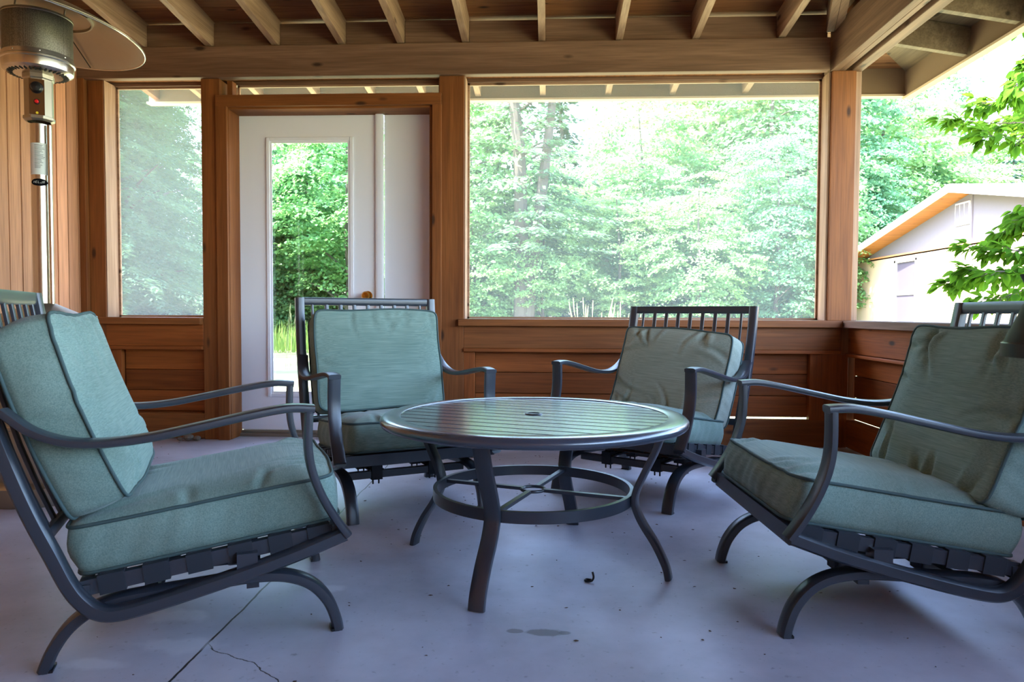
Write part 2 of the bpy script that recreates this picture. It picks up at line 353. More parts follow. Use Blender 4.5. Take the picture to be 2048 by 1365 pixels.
# ceiling: boards on sloping rafters
mb = MB(); y = -1.7
while y < 5.10:
    y1 = min(y+.136, 5.13)
    x1 = 1.72 if y < 4.3 else 2.40
    x0_ = -3.4 if y < 4.3 else -2.86
    mb.add([(x0_,y,deckz(y)),(x1,y,deckz(y)),(x1,y1,deckz(y1)),(x0_,y1,deckz(y1)),(x0_,y,deckz(y)+.02),(x1,y,deckz(y)+.02),(x1,y1,deckz(y1)+.02),(x0_,y1,deckz(y1)+.02)],
           [(0,3,2,1),(4,5,6,7),(0,1,5,4),(1,2,6,5),(2,3,7,6),(3,0,4,7)])
    y += .14
ceil = mb.build('ceiling', M['deck']); struct(ceil)
MB().add([(-3.4,-1.7,deckz(-1.7)+.025),(1.75,-1.7,deckz(-1.7)+.025),(1.75,4.4,deckz(4.4)+.025),(2.42,5.14,deckz(5.14)+.025),(-2.86,5.14,deckz(5.14)+.025),
          (-3.4,-1.7,deckz(-1.7)+.045),(1.75,-1.7,deckz(-1.7)+.045),(1.75,4.4,deckz(4.4)+.045),(2.42,5.14,deckz(5.14)+.045),(-2.86,5.14,deckz(5.14)+.045)],
         [(4,3,2,1,0),(5,6,7,8,9),(0,1,6,5),(1,2,7,6),(2,3,8,7),(3,4,9,8),(4,0,5,9)]).build('roof_covering', M['osb'], ceil)
for x in (-2.80, -2.46, -2.045, -1.64, -1.24, -.885, -.50, -.05, .40, .84, 1.33):
    w = .04; a = MB(); h = .158
    y0, y1 = -1.7, 5.10
    a.add([(x-w/2,y0,deckz(y0)-h),(x+w/2,y0,deckz(y0)-h),(x+w/2,y1,deckz(y1)-h),(x-w/2,y1,deckz(y1)-h),(x-w/2,y0,deckz(y0)),(x+w/2,y0,deckz(y0)),(x+w/2,y1,deckz(y1)),(x-w/2,y1,deckz(y1))],
          [(0,3,2,1),(4,5,6,7),(0,1,5,4),(1,2,6,5),(2,3,7,6),(3,0,4,7)])
    a.build('rafter', M['paley' if x > -2.6 else 'posty'], ceil, bevel=.002)
for dx in (0, .045):                        # doubled diagonal rafter into the corner
    MB().bar((1.60+dx, 4.30, 2.47), (1.33+dx, 3.35, 2.56), .042, .15).build('corner_rafter', M['paley'], ceil, bevel=.002)
# right overhang: level outlookers under a sloping soffit
mb = MB()
def rz(x): return 2.43+(2.40-x)*.175
mb.add([(1.70,-1.7,rz(1.70)),(2.43,-1.7,rz(2.43)),(2.43,5.13,rz(2.43)),(1.70,4.38,rz(1.70)),(1.70,-1.7,rz(1.70)+.02),(2.43,-1.7,rz(2.43)+.02),(2.43,5.13,rz(2.43)+.02),(1.70,4.38,rz(1.70)+.02)],
       [(0,3,2,1),(4,5,6,7),(0,1,5,4),(1,2,6,5),(2,3,7,6),(3,0,4,7)])
mb.build('soffit_panel', M['soffit'], ceil)
for y in (4.35, 3.88, 3.41, 2.94, 2.47, 2.0, 1.5, 1.0, .5, 0, -.5, -1.0, -1.5):
    MB().bar((1.78, y, rz(1.78)-.082), (2.395, y, rz(2.395)-.082), .04, .158).build('outlooker', M['soffit'], ceil, bevel=.002)
for a in (MB().box(-2.86, 2.42, 5.10, 5.125, 2.275, 2.47), MB().box(2.40, 2.42, -1.7, 5.10, 2.255, 2.45)):
    a.build('fascia', M['osb'], ceil)
MB().box(-2.87, 2.44, 5.085, 5.145, 2.262, 2.276).build('drip_edge', M['fascia'], ceil)
MB().box(2.385, 2.44, -1.7, 5.10, 2.242, 2.257).build('drip_edge', M['fascia'], ceil)

# front wall
wf = MB()
wf.box(-2.71, -2.10, 4.40, 4.43, .0, .70)                # sheathing behind left low panel
wall = wf.build('wall_front', M['panel_front']); struct(wall)
def wpart(name, m, *bx, bevel=.003, parent=None):
    a = MB()
    for b in bx: a.box(*b)
    return a.build(name, M[m] if isinstance(m, str) else m, parent or wall, bevel=bevel)
# header beams (two boards with a slot between)
wpart('header_beam', 'beamx', (-2.86, 1.60, 4.29, 4.345, 2.183, 2.367))
wpart('header_beam', 'beamx', (-2.86, 1.62, 4.43, 4.48, 2.178, 2.367))
wpart('slot_filler', 'posty', (-2.86, 1.60, 4.345, 4.43, 2.20, 2.36))
bl = MB()
xs = (-2.86, -2.46, -2.045, -1.64, -1.24, -.885, -.50, -.05, .40, .84, 1.33, 1.62)
for i in range(len(xs)-1):
    MB().box(xs[i]+.021, xs[i+1]-.021, 4.335, 4.375, 2.367, 2.367+.142+.004*(i % 3)).build('blocking_board', M['beamx'], wall, bevel=.003)
wpart('post', 'postz', (-2.81, -2.71, YF, YB, 0, 2.183))
wpart('post', 'postz', (-2.10, -1.985, YF-.004, YB, 0, 2.183))
wpart('post', 'postz', (-.655, -.507, YF-.004, YB, 0, 2.183))
wpart('corner_trim', 'postz', (-2.852, -2.81, YF-.03, YF+.01, 0, 2.19))
# low panels
def low_panel(x0, x1, stile, side):
    wpart('sill', 'postx', (x0-.03, x1, YF-.045, YB+.02, .704, .746), bevel=.004)
    wpart('apron_board', 'postx' if side else 'plankx', (x0, x1, YF-.005, YF+.03, .571, .704))
    wpart('ledge_strip', 'plankx', (x0, x1, YF-.022, YF+.03, .549, .571), bevel=.004)
    wpart('panel_stile', 'plankz', (x0, x0+stile, YF, YF+.04, .165, .549))
    pl = MB(); z = .168
    while z < .545:
        pl.box(x0+stile, x1, YF+.045, YF+.063, z+.002, min(z+.1265, .549)); z += .128
    pl.build('plank_panel', M['panel_front'], wall, bevel=.002)
    wpart('bottom_board', 'postx', (x0, x1, YF-.002, YF+.05, 0.004, .160))
wpart('sheathing', 'plankx', (-2.71, -2.10, YF+.064, YF+.08, .0, .70), (-.507, 1.75, YF+.064, YF+.08, .168, .70), bevel=0)
wpart('corner_block', 'postz', (1.63, 1.80, YF+.01, YF+.15, 0, .704))
low_panel(-2.71, -2.10, .09, 0)
low_panel(-.507, 1.70, .066, 1)
wpart('panel_stile', 'plankz', (1.53, 1.75, YF, YF+.045, .0, .549))
# door surround
wpart('door_casing', 'postz', (-2.005, -1.935, 4.298, 4.322, 0, 2.078), (-.695, -.64, 4.298, 4.322, 0, 2.078))
wpart('door_casing_head', 'postx', (-2.005, -.64, 4.296, 4.322, 2.012, 2.080))
wpart('door_jamb', 'postz', (-1.985, -1.932, 4.322, YB, 0, 2.02), (-.715, -.655, 4.322, YB, 0, 2.02))
wpart('door_jamb_head', 'postx', (-1.985, -.655, 4.322, YB, 2.0, 2.08))
wpart('transom_stop', 'postz', (-1.958, -1.925, 4.36, 4.42, 2.08, 2.183), (-.665, -.655, 4.36, 4.42, 2.08, 2.183))
# corner post
wpart('corner_post', 'postz', (1.626, 1.762, YF, YF+.15, .746, 2.187))
wpart('screen_stop', 'palez', (1.765, 1.80, YF+.02, YF+.11, .746, 2.187))
# lit jamb faces of the two window openings, their brightness painted as pale skins
wpart('lit_jamb_face', 'palez', (-2.712, -2.704, YF+.006, YB, .747, 2.183), (-.513, -.500, YF+.004, YB, .747, 2.183), (1.612, 1.627, YF+.02, YF+.14, .747, 2.183), bevel=0)

# right wall
wr = MB().box(1.80, 1.83, -1.7, 4.32, .168, .70).build('wall_right', M['panel_right']); struct(wr)
wpart('sill', 'beamy', (1.695, 1.90, -1.7, YF-.0, .704, .746), bevel=.004, parent=wr)
wpart('sill', 'beamy', (1.72, 1.90, YF-.0, YB+.02, .70, .745), bevel=.004, parent=wr)
wpart('apron_board', 'planky', (1.745, 1.775, -1.7, YF, .556, .704), parent=wr)
wpart('ledge_strip', 'planky', (1.728, 1.78, -1.7, YF, .535, .553), bevel=.004, parent=wr)
pl = MB(); z = .168
while z < .52:
    pl.box(1.785, 1.80, -1.7, YF, z+.002, min(z+.1265, .535)); z += .128
pl.build('plank_panel', M['panel_right'], wr, bevel=.002)
wpart('bottom_board', 'planky', (1.745, 1.80, -1.7, YF, .004, .165), parent=wr)
wpart('side_beam', 'beamy', (1.62, 1.665, -1.7, YF+.03, 2.187, 2.43), (1.667, 1.70, -1.7, YF+.03, 2.188, 2.43), parent=wr)
wpart('side_beam', 'beamy', (1.735, 1.80, -1.7, YF+.15, 2.187, 2.43), parent=wr)
gw = MB(); gw.add([(1.70,-1.7,2.43),(1.735,-1.7,2.43),(1.735,YF,2.43),(1.70,YF,2.43),(1.70,-1.7,deckz(-1.7)),(1.735,-1.7,deckz(-1.7)),(1.735,YF,deckz(YF)),(1.70,YF,deckz(YF))],
       [(0,3,2,1),(4,5,6,7),(0,1,5,4),(1,2,6,5),(2,3,7,6),(3,0,4,7)])
gw.build('upper_boarding', M['planky'], wr)
wpart('post', 'postz', (1.70, 1.80, -1.7, -1.55, .746, 2.19), parent=wr)

wb = MB().box(-2.85, 1.8, -1.76, -1.70, 0, 3.2).build('wall_back', M['left_boards']); struct(wb)  # unseen wall, added to block light coming from behind the camera
# left wall of vertical boards
mb = MB(); y = -1.7; k = 0
while y < 4.30:
    mb.box(XL-.03, XL-random.uniform(0,.003), y+.0035, min(y+.0915, 4.32), 0, 3.0); y += .095
mb.box(XL-.06, XL-.03, -1.7, 4.36, 0, 3.0)
mb.v = [(v[0], v[1], v[2]) for v in mb.v]
wlft = mb.build('wall_left', M['left_boards'], bevel=.003); struct(wlft)

# screens
def screen(name, x0, x1, z0, z1, y, m, nm='insect_screen'):
    fr = MB(); t = .012
    fr.box(x0, x0+t, y-.008, y+.008, z0, z1); fr.box(x1-t, x1, y-.008, y+.008, z0, z1)
    fr.box(x0, x1, y-.008, y+.008, z0, z0+t); fr.box(x0, x1, y-.008, y+.008, z1-t*1.2, z1)
    o = fr.build(name, M['pale'+'x']); struct(o)
    MB().add([(x0,y,z0),(x1,y,z0),(x1,y,z1),(x0,y,z1)], [(0,1,2,3)]).build('insect_screen', M[m], o)
screen('window_1', -2.705, -2.10, .747, 2.180, 4.455, 'screen_dense')
screen('window_2', -1.925, -.662, 2.082, 2.180, 4.445, 'screen')
screen('window_3', -.500, 1.612, .747, 2.180, 4.455, 'screen')

# door
def door():
    d = MB(); Y = 4.47
    x0, x1, g0, g1, z0, z1, zt = -1.932, -1.072, -1.755, -1.218, .26, 1.86, 2.002
    for b in ((x0,g0,.04,zt), (g1,x1,.04,zt)): d.box(b[0], b[1], Y, Y+.045, b[2], b[3])
    d.box(g0, g1, Y, Y+.045, .04, z0); d.box(g0, g1, Y, Y+.045, z1, zt)
    o = d.build('door_1', M['white']); struct(o)
    def rim(a, b, c, e, t, yy, name):
        r_ = MB(); r_.box(a, a+t, Y-yy, Y, c, e); r_.box(b-t, b, Y-yy, Y, c, e); r_.box(a+t, b-t, Y-yy, Y, c, c+t); r_.box(a+t, b-t, Y-yy, Y, e-t, e)
        return r_.build(name, M['white'], o, bevel=.003)
    rim(g0-.006, g1+.006, z0-.012, z1+.006, .022, .010, 'glass_moulding')
    rim(g0+.014, g1-.014, z0+.008, z1-.014, .016, .004, 'glass_moulding')
    MB().add([(g0,Y+.02,z0),(g1,Y+.02,z0),(g1,Y+.02,z1),(g0,Y+.02,z1)], [(0,1,2,3)]).build('glass_pane', M['glass'], o)
    k = MB().lathe([(0,-.07),(.02,-.068),(.027,-.055),(.024,-.04),(.012,-.03),(.012,-.008),(.03,-.006),(.03,0)], 28)
    kv = [(v[0]-1.125, v[2]+Y, v[1]+.885) for v in k.v]; kb = MB(); kb.add(kv, k.f)
    kb.build('door_knob', M['brass'], o, smooth=True)
    a = MB(); a.sweep([(-1.047, Y-.008, .04), (-1.047, Y-.008, 2.0)], .05, .03, lat=(1,0,0)); a.build('astragal', M['white'], o, smooth=True)
    MB().box(-1.02, -.712, Y+.004, Y+.05, .04, 2.002).build('fixed_leaf', M['white'], o)
    t = MB(); t.box(-1.935, -.71, Y-.03, Y+.06, 0, .02); t.box(-1.935, -.71, Y-.012, Y+.06, .02, .036)
    t.build('threshold', M['alu'], o, bevel=.003)
door()

# ------------------------------------------------------------------ chairs
S0 = .307
def sp(pts, x): return [(x, s-S0, z) for s, z in pts]
def make_chair():
    root = empty('patio_rocking_chair')
    met = M['metal']; ups = []
    def part(mb_, name, m=met, upper=True, parent=root, sharp=40):
        o = mb_.build(name, m, parent, smooth=True, sharp=sharp)
        if upper and parent is root: o['up'] = 1
        return o
    stile = [(-.14,.827),(-.122,.72),(-.095,.60),(-.060,.48),(-.018,.36),(.022,.265),(.052,.195),(.078,.155),(.105,.132),(.14,.124),(.20,.132),(.30,.154),(.42,.184),(.53,.215),(.628,.248)]
    for sx in (-1, 1):
        part(MB().sweep(cr(sp(stile, sx*.312), 5), .040, .032), 'side_frame')
        post = [(.634,.246),(.604,.290),(.574,.345),(.552,.405),(.543,.465),(.545,.548)]
        a = MB(); a.sweep(cr(sp(post, sx*.318), 6), .046, .020)
        part(a, 'arm_post')
        arm = [(.557,.552),(.50,.556),(.42,.545),(.31,.524),(.21,.506),(.12,.499),(.05,.506),(-.01,.53),(-.062,.572)]
        xx = [.318,.320,.324,.328,.330,.330,.327,.320,.312]
        pts = cr([(sx*q, s-S0, z) for (s, z), q in zip(arm, xx)], 6)
        part(MB().sweep(pts, .046, .019), 'armrest')
        bow = [(-.006,0),(.012,.045),(.045,.092),(.095,.126),(.16,.140),(.26,.146),(.36,.152),(.44,.154),(.505,.144),(.556,.118),(.592,.075),(.610,.03),(.616,0)]
        o = part(MB().sweep(cr(sp(bow, sx*.265), 5), .045, .027), 'leg', upper=False)
        part(MB().box(sx*.30-.02, sx*.30+.02, .385-S0, .43-S0, .17, .225), 'frame_gusset')
        for s in (.0, .612):
            MB().box(sx*.265-.021, sx*.265+.021, s-S0-.013, s-S0+.013, 0, .006).build('foot_glide', M['black'], o)
    # back
    def bz(z):                                     # stile position at height z
        for (s0, z0), (s1, z1) in zip(stile, stile[1:]):
            if z1 <= z <= z0: return s1+(s0-s1)*(z-z1)/(z0-z1)
        return stile[0][0]
    part(MB().sweep([(-.30, bz(.812)-S0, .812), (.30, bz(.812)-S0, .812)], .018, .036, lat=(0,1,0)), 'top_rail')
    part(MB().sweep([(-.30, bz(.30)-S0, .30), (.30, bz(.30)-S0, .30)], .018, .03, lat=(0,1,0)), 'lower_back_rail')
    for i in range(9):
        x = -.256+.064*i; zz = [.80,.72,.60,.48,.38,.30]
        part(MB().sweep([(x, bz(z)-S0, z) for z in zz], .018 if 0 < i < 8 else .011, .010), 'back_slat')
    # seat frame and webbing
    for sx in (-1, 1): part(MB().bar((sx*.284, .07-S0, .178), (sx*.284, .61-S0, .252), .022, .034), 'seat_rail', sharp=30)
    part(MB().bar((-.305, .612-S0, .246), (.305, .612-S0, .246), .026, .042), 'front_bar', sharp=30)
    part(MB().bar((-.30, .075-S0, .172), (.30, .075-S0, .172), .026, .03), 'rear_bar', sharp=30)
    def rl(s): return .178+(s-.07)*(.252-.178)/.54
    for k in range(6):
        s = .13+.088*k; w = MB()
        w.bar((-.284, s-S0, rl(s)+.019), (.284, s-S0, rl(s)+.019), .05, .003)
        for sx in (-1, 1): w.bar((sx*.284, s-.026-S0, rl(s-.026)), (sx*.284, s+.026-S0, rl(s+.026)), .030, .043)
        part(w, 'seat_strap', M['strap'], sharp=30)
    # spring mechanism
    for s in (.20, .42):
        part(MB().bar((-.255, s-S0, .135), (.255, s-S0, .135), .028, .028), 'base_crossbar', upper=False, sharp=30)
    for s in (.24, .38):
        pts = cr([(-.28, s-S0, .205), (-.25, s-S0, .19), (-.21, s-S0, .174), (0, s-S0, .172), (.21, s-S0, .174), (.25, s-S0, .19), (.28, s-S0, .205)], 4)
        part(MB().sweep(pts, .030, .007, lat=(0,1,0)), 'spring_bracket')
    for sx in (-1, 1):
        c = MB(); c.box(sx*.12-.03, sx*.12+.03, .19-S0, .43-S0, .149, .156); c.box(sx*.12-.02, sx*.12+.02, .22-S0, .40-S0, .157, .164)
        for s in (.20, .42):
            c.box(sx*.12-.022, sx*.12+.022, s-S0-.02, s-S0+.02, .115, .17)
            for q in (-.012, .012): c.tube([(sx*.12+q, s-S0, .095), (sx*.12+q, s-S0, .175)], .0035, 8)
        part(c, 'rocker_spring', M['strap'], upper=False, sharp=30)
    return root
PIV = Vector((0, .307-S0, .16))
def tilt_matrix(deg):                    # positive raises the front
    return Matrix.Translation(PIV) @ Matrix.Rotation(R(deg), 4, 'X') @ Matrix.Translation(-PIV)
proto = make_chair()
def place_chair(root, x, y, th, tilt, label):
    root.location = (x, y, 0); root.rotation_euler = (0, 0, R(th-90))
    T = tilt_matrix(tilt)
    for ch in root.children:
        if ch.get('up'): ch.matrix_basis = T
    tag(root, label, 'chair', 'patio rocking chairs around the table')
    return Matrix.Translation((x, y, 0)) @ Matrix.Rotation(R(th-90), 4, 'Z') @ T
CH = [(-.905, 1.858, 23.7, 0., 'grey metal rocking chair facing right, nearest on the left side of the table'),
      (.869, 2.044, 183.1, 1.4, 'grey metal rocking chair facing left at the right edge, before the right wall'),
      (-.639, 3.005, -59.9, -2.3, 'grey metal rocking chair standing in front of the white door'),
      (.431, 3.232, -125.5, 1.5, 'grey metal rocking chair under the wide screened opening, leaf litter below its seat')]
mats = []
roots = [proto]+[copy_tree(proto) for _ in CH[1:]]
for rt_, c in zip(roots, CH): mats.append(place_chair(rt_, *c))
for r_ in roots:
    for ch in r_.children:
        if 'up' in ch: del ch['up']

# cushions
def cushion(name, W, H, T, seed, m, crown=.02, folds=12, fdepth=.006, side_bulge=.008, bend=0., top_soft=0., N=64, pillow=1.0):
    rg = np.random.default_rng(seed)
    u = np.linspace(-1, 1, N); U, V = np.meshgrid(u, u, indexing='ij')
    def outline(U, V):                                   # square -> rounded rectangle in metres
        r = .12
        m_ = np.maximum(np.abs(U), np.abs(V))+1e-9
        X, Y = U/m_, V/m_                                 # on the border
        k = (np.abs(X)**16+np.abs(Y)**16)**(-1/16)
        return U*(1-m_**4)+X*m_*k*m_**4, V*(1-m_**4)+Y*m_*k*m_**4
    X, Y = outline(U, V)
    e = np.clip(1-np.maximum(np.abs(U), np.abs(V)), 0, 1)
    prof = 1-(1-np.clip(e/.55, 0, 1))**2.4
    g = np.zeros_like(U)
    for k in range(folds):
        side = rg.choice(4, p=[.42,.28,.15,.15]); p = rg.uniform(-.9, .9)
        st = {0:(p,1.), 1:(p,-1.), 2:(-1.,p), 3:(1.,p)}[int(side)]
        dn = {0:(0,-1), 1:(0,1), 2:(1,0), 3:(-1,0)}[int(side)]
        an = rg.normal(0, .35); dx = dn[0]*math.cos(an)-dn[1]*math.sin(an); dy = dn[0]*math.sin(an)+dn[1]*math.cos(an)
        L = rg.uniform(.3, .9); wd = rg.uniform(.03, .06)
        al = (U-st[0])*dx+(V-st[1])*dy; cr_ = -(U-st[0])*dy+(V-st[1])*dx + .05*np.sin(al*5)
        fade = np.clip(1-al/L, 0, 1)*np.clip((al+.1)/.15, 0, 1)
        g -= fade*np.exp(-(cr_/wd)**2)*fdepth*rg.uniform(.5, 1.3)
        g += .55*fade*np.exp(-((cr_-wd*1.9)/wd)**2)*fdepth
    lump = crown*.16*(np.sin(U*2.1+rg.uniform(0,6))*np.cos(V*1.7+rg.uniform(0,6)))
    edge_w = 1+.035*np.sin(V*3+seed)*(np.abs(U) > .9)
    zf = T/2 + crown*prof*pillow + (g+lump)*np.clip(e*9, .15, 1)
    zb = -T/2 - crown*.25*prof
    bx = X*W/2; by = Y*H/2
    wob = .004*np.sin(U*4+seed)+.004*np.cos(V*5+seed*2)
    bnd = bend*(Y**2)
    verts = []; faces = []
    front = np.stack([bx+wob*.5, by+wob, zf+bnd], -1); back = np.stack([bx, by, zb+bnd], -1)
    verts = [front.reshape(-1,3), back.reshape(-1,3)]
    idx = np.arange(N*N).reshape(N, N)
    q = np.stack([idx[:-1,:-1], idx[1:,:-1], idx[1:,1:], idx[:-1,1:]], -1).reshape(-1,4)
    faces = [q, q[:,::-1]+N*N]
    ring = np.concatenate([idx[:-1,0], idx[-1,:-1], idx[:0:-1,-1], idx[0,:0:-1]])
    L = len(ring); base = 2*N*N; steps = 6; prev = ring
    fr, bk = verts[0][ring], verts[1][ring]
    nrm = fr[:, :2]/np.array([W/2, H/2]); nrm = nrm/np.linalg.norm(nrm, axis=1, keepdims=True)
    tt = np.arange(L)/L*2*np.pi
    rows = [ring]
    for s in range(1, steps):
        a = s/steps; p = fr*(1-a)+bk*a
        bl_ = side_bulge*math.sin(math.pi*a)*(1+.4*np.sin(tt*9+seed)) + .0015*np.sin(tt*37+s)
        p[:, :2] += nrm*bl_[:, None]
        verts.append(p); rows.append(np.arange(base, base+L)); base += L
    rows.append(ring+N*N)
    for a, b in zip(rows, rows[1:]):
        faces.append(np.stack([a, b, np.roll(b, -1), np.roll(a, -1)], -1))
    o = npmesh(name, np.concatenate(verts), np.concatenate(faces), m, smooth=True)
    for loop, dz in ((fr, .0), (bk, -.0)):
        out = loop.copy(); out[:, :2] += nrm*.002
        pp = MB().tube([tuple(v) for v in out[::2]], .0042, 7, closed=True)
        pp.build('piping', M['piping'], o, smooth=True, sharp=80)
    return o
def set_m(o, Mx):
    loc, rot, s = Mx.decompose(); o.location = loc; o.rotation_mode = 'QUATERNION'; o.rotation_quaternion = rot
def seat_cush(i, label, seed, m, crown=.030, dy=0., yawd=0., dz=0., W=.545, L=.57, T=.105, fd=.009):
    o = cushion('seat_cushion', W, L, T, seed, m, crown=crown, folds=14, fdepth=fd, side_bulge=.010)
    loc = Matrix.Translation((0, .333-S0+dy, .291+dz)) @ Matrix.Rotation(R(yawd), 4, 'Z') @ Matrix.Rotation(R(7.8), 4, 'X')
    set_m(o, mats[i] @ loc); return tag(o, label, 'cushion', 'seat cushions of the rocking chairs')
def back_cush(i, label, seed, m, lean=17., crown=.026, W=.565, H=.435, T=.115, dx=0, dy=0, dz=0, rollz=0., yawd=0., fd=.015, folds=20):
    o = cushion('back_cushion', W, H, T, seed, m, crown=crown, folds=folds, fdepth=fd, bend=.012)
    loc = Matrix.Translation((dx, .022-S0+dy, .548+dz)) @ Matrix.Rotation(R(yawd), 4, 'Z') @ Matrix.Rotation(R(lean), 4, 'X') @ Matrix.Rotation(R(90), 4, 'X') @ Matrix.Rotation(R(180), 4, 'Y') @ Matrix.Rotation(R(rollz), 4, 'Z')
    set_m(o, mats[i] @ loc); return tag(o, label, 'cushion', 'back cushions of the rocking chairs')
seat_cush(0, 'wide sage seat cushion on the nearest left chair', 1, M['fabric'])
seat_cush(1, 'sage seat cushion on the chair at the right edge', 2, M['fabric'])
seat_cush(2, 'shaded sage seat cushion on the chair before the white door', 3, M['fabric'])
seat_cush(3, 'rounded sage seat cushion on the chair under the wide opening', 4, M['fabric'], dy=.03, crown=.04)
back_cush(0, 'sage back cushion seen from its side, on the nearest left chair', 11, M['fabric'], lean=20, dz=-.005)
back_cush(1, 'large sage back cushion with long folds, on the chair at the right edge', 12, M['fabric'], dz=-.03, H=.45)
back_cush(2, 'flat square sage back cushion in front of the white door', 13, M['fabric'], fd=.005, crown=.016)
back_cush(3, 'faded grey-green back cushion, creased and tilted, under the wide opening', 14, M['fabric_grey'], rollz=-3, yawd=-4, dz=-.055, H=.42)

# ------------------------------------------------------------------ table
TC = (-.045, 2.26); TR, TZ = .475, .466; TROT = R(-19)
tb = empty('round_patio_table', (*TC, 0), TROT); tag(tb, 'low round grey metal table with slatted top and ring stretcher', 'table')
rim = MB().lathe([(.412,TZ-.014),(.412,TZ-.001),(.416,TZ+.001),(.455,TZ),(.466,TZ-.003),(.474,TZ-.011),(.475,TZ-.019),(.470,TZ-.028),(.458,TZ-.032),(.43,TZ-.030),(.425,TZ-.018)], 128, closed=True)
rim.build('table_rim', M['table_metal'], tb, smooth=True, sharp=60)
sl = MB(); n = 13; pitch_ = .828/n
for i in range(n):
    y0 = -.414+i*pitch_+.0035; y1 = y0+pitch_-.007; K = 10; top = []
    for k in range(K+1):
        yy = y0+(y1-y0)*k/K; top.append((math.sqrt(max(.4135**2-yy*yy, .0001)), yy))
    ring = [(x, y) for x, y in top]+[(-x, y) for x, y in reversed(top)]; m_ = len(ring)
    vs = [(x, y, TZ-.003) for x, y in ring]+[(x, y, TZ-.013) for x, y in ring]
    sl.add(vs, [tuple(range(m_)), tuple(range(2*m_-1, m_-1, -1))]+[(k, (k+1) % m_, (k+1) % m_+m_, k+m_) for k in range(m_)])
sl.build('slatted_top', M['table_metal'], tb, bevel=.0015)
MB().lathe([(0,TZ-.016),(.405,TZ-.016),(.405,TZ-.020),(0,TZ-.020)], 64).build('dark_gap_backing', M['strap'], tb)  # black disc put below the slats to darken their gaps
MB().lathe([(0,TZ-.0022),(.019,TZ-.0022),(.019,TZ+.0005),(.026,TZ+.0005),(.028,TZ-.003)], 40).build('umbrella_hole_dark', M['black'], tb, smooth=True)  # black disc stands in for the shade inside the open umbrella hole
for a in (-90, 90, 180, 0):                     # local angles; the table itself is turned
    prof = [(.425,0),(.415,.04),(.385,.10),(.348,.155),(.328,.195),(.322,.225),(.330,.26),(.352,.31),(.378,.365),(.395,.41),(.405,.444)]
    c, s_ = math.cos(R(a)), math.sin(R(a))
    lg = MB().sweep(cr([(r_*c, r_*s_, z) for r_, z in prof], 5), .046, .020, lat=(-s_, c, 0))
    l_ = lg.build('leg', M['metal'], tb, smooth=True, sharp=40)
ringm = MB().lathe([(.300,.205),(.313,.205),(.313,.238),(.300,.238)], 96, closed=True); ringm.build('ring_stretcher', M['metal'], tb, smooth=True, sharp=40)
for a in (0, 90, 180, 270):
    c, s_ = math.cos(R(a)), math.sin(R(a))
    MB().bar((.036*c, .036*s_, .226), (.301*c, .301*s_, .226), .016, .010).build('cross_brace', M['metal'], tb)
MB().tube([(.037*math.cos(t*math.pi/20), .037*math.sin(t*math.pi/20), .226) for t in range(40)], .005, 8, closed=True).build('centre_ring', M['metal'], tb, smooth=True)

# ------------------------------------------------------------------ patio heater
HX, HY = -2.125, 2.95
ht = empty('patio_heater', (HX, HY, 0)); tag(ht, 'tall stainless steel patio heater with round reflector, beside the left wall', 'heater')
MB().lathe([(0,.0),(.235,.0),(.24,.01),(.24,.075),(.225,.085),(.20,.09),(0,.09)], 64).build('base_plate', M['chrome_dull'], ht, smooth=True, sharp=30)
MB().lathe([(.19,.09),(.193,.12),(.193,.30),(.196,.305),(.196,.315),(.193,.32),(.193,.52),(.196,.525),(.196,.535),(.193,.54),(.193,.735),(.20,.74),(.20,.757),(.19,.762),(.13,.772),(.06,.805),(.045,.812)], 64).build('tank_housing', M['chrome_dull'], ht, smooth=True, sharp=30)
MB().lathe([(.034,.81),(.034,1.555)], 40).build('pole', M['chrome'], ht, smooth=True)
MB().tube([(.047*math.cos(R(-8)),.047*math.sin(R(-8)),.81), (.047*math.cos(R(-8)),.047*math.sin(R(-8)),1.55)], .009, 12).build('gas_pipe', M['chrome'], ht, smooth=True)
cb = MB()
ang = R(-62)                                     # control panel turned towards the seats
def hp(a, r_, z): return (r_*math.cos(a), r_*math.sin(a), z)
oc = []
for k in range(8): oc.append((R(45*k+22.5)+ang, .062))
sec = [(.050,1.565),(.066,1.572),(.066,1.585),(.060,1.58),(.060,1.735),(.066,1.74),(.066,1.76)]
vs = []; fs = []
for r_, z in sec:
    for a, q in oc: vs.append(hp(a, r_*.90, z))
for i in range(len(sec)-1):
    for k in range(8): fs.append((i*8+k, i*8+(k+1)%8, (i+1)*8+(k+1)%8, (i+1)*8+k))
cb.add(vs, fs); cbo = cb.build('control_box', M['chrome_dull'], ht, bevel=.002)
def onpanel(mb_, r_off, dz):                     # transform from panel-local (x right, y out, z up)
    e1 = Vector((-math.sin(ang), math.cos(ang), 0)); e2 = Vector((math.cos(ang), math.sin(ang), 0))
    mb_.v = [tuple(e1*v[0]+e2*(v[1]+r_off)+Vector((0,0,v[2]+dz))) for v in mb_.v]; return mb_
def rot90(mb_): mb_.v = [(v[0], v[2], v[1]) for v in mb_.v]; return mb_
AP = .054*math.cos(R(22.5))
onpanel(MB().box(-.027, .027, -.001, .0015, -.075, .07), AP, 1.66).build('control_panel', M['dark_in'] if 0 else mat('brown_panel', hexl('7A5A3C'), .3, .8), cbo)
onpanel(rot90(MB().lathe([(.024,0),(.024,.006),(.02,.01),(.017,.024),(.0,.026)], 28)), AP, 1.695).build('control_knob', M['black'], cbo, smooth=True)
onpanel(rot90(MB().lathe([(.011,0),(.011,.006),(.0,.006)], 20)), AP, 1.637).build('igniter_bezel', M['black'], cbo, smooth=True)
onpanel(rot90(MB().lathe([(.0075,.004),(.0075,.016),(.004,.02),(0,.02)], 20)), AP, 1.637).build('igniter_button', M['red'], cbo, smooth=True)
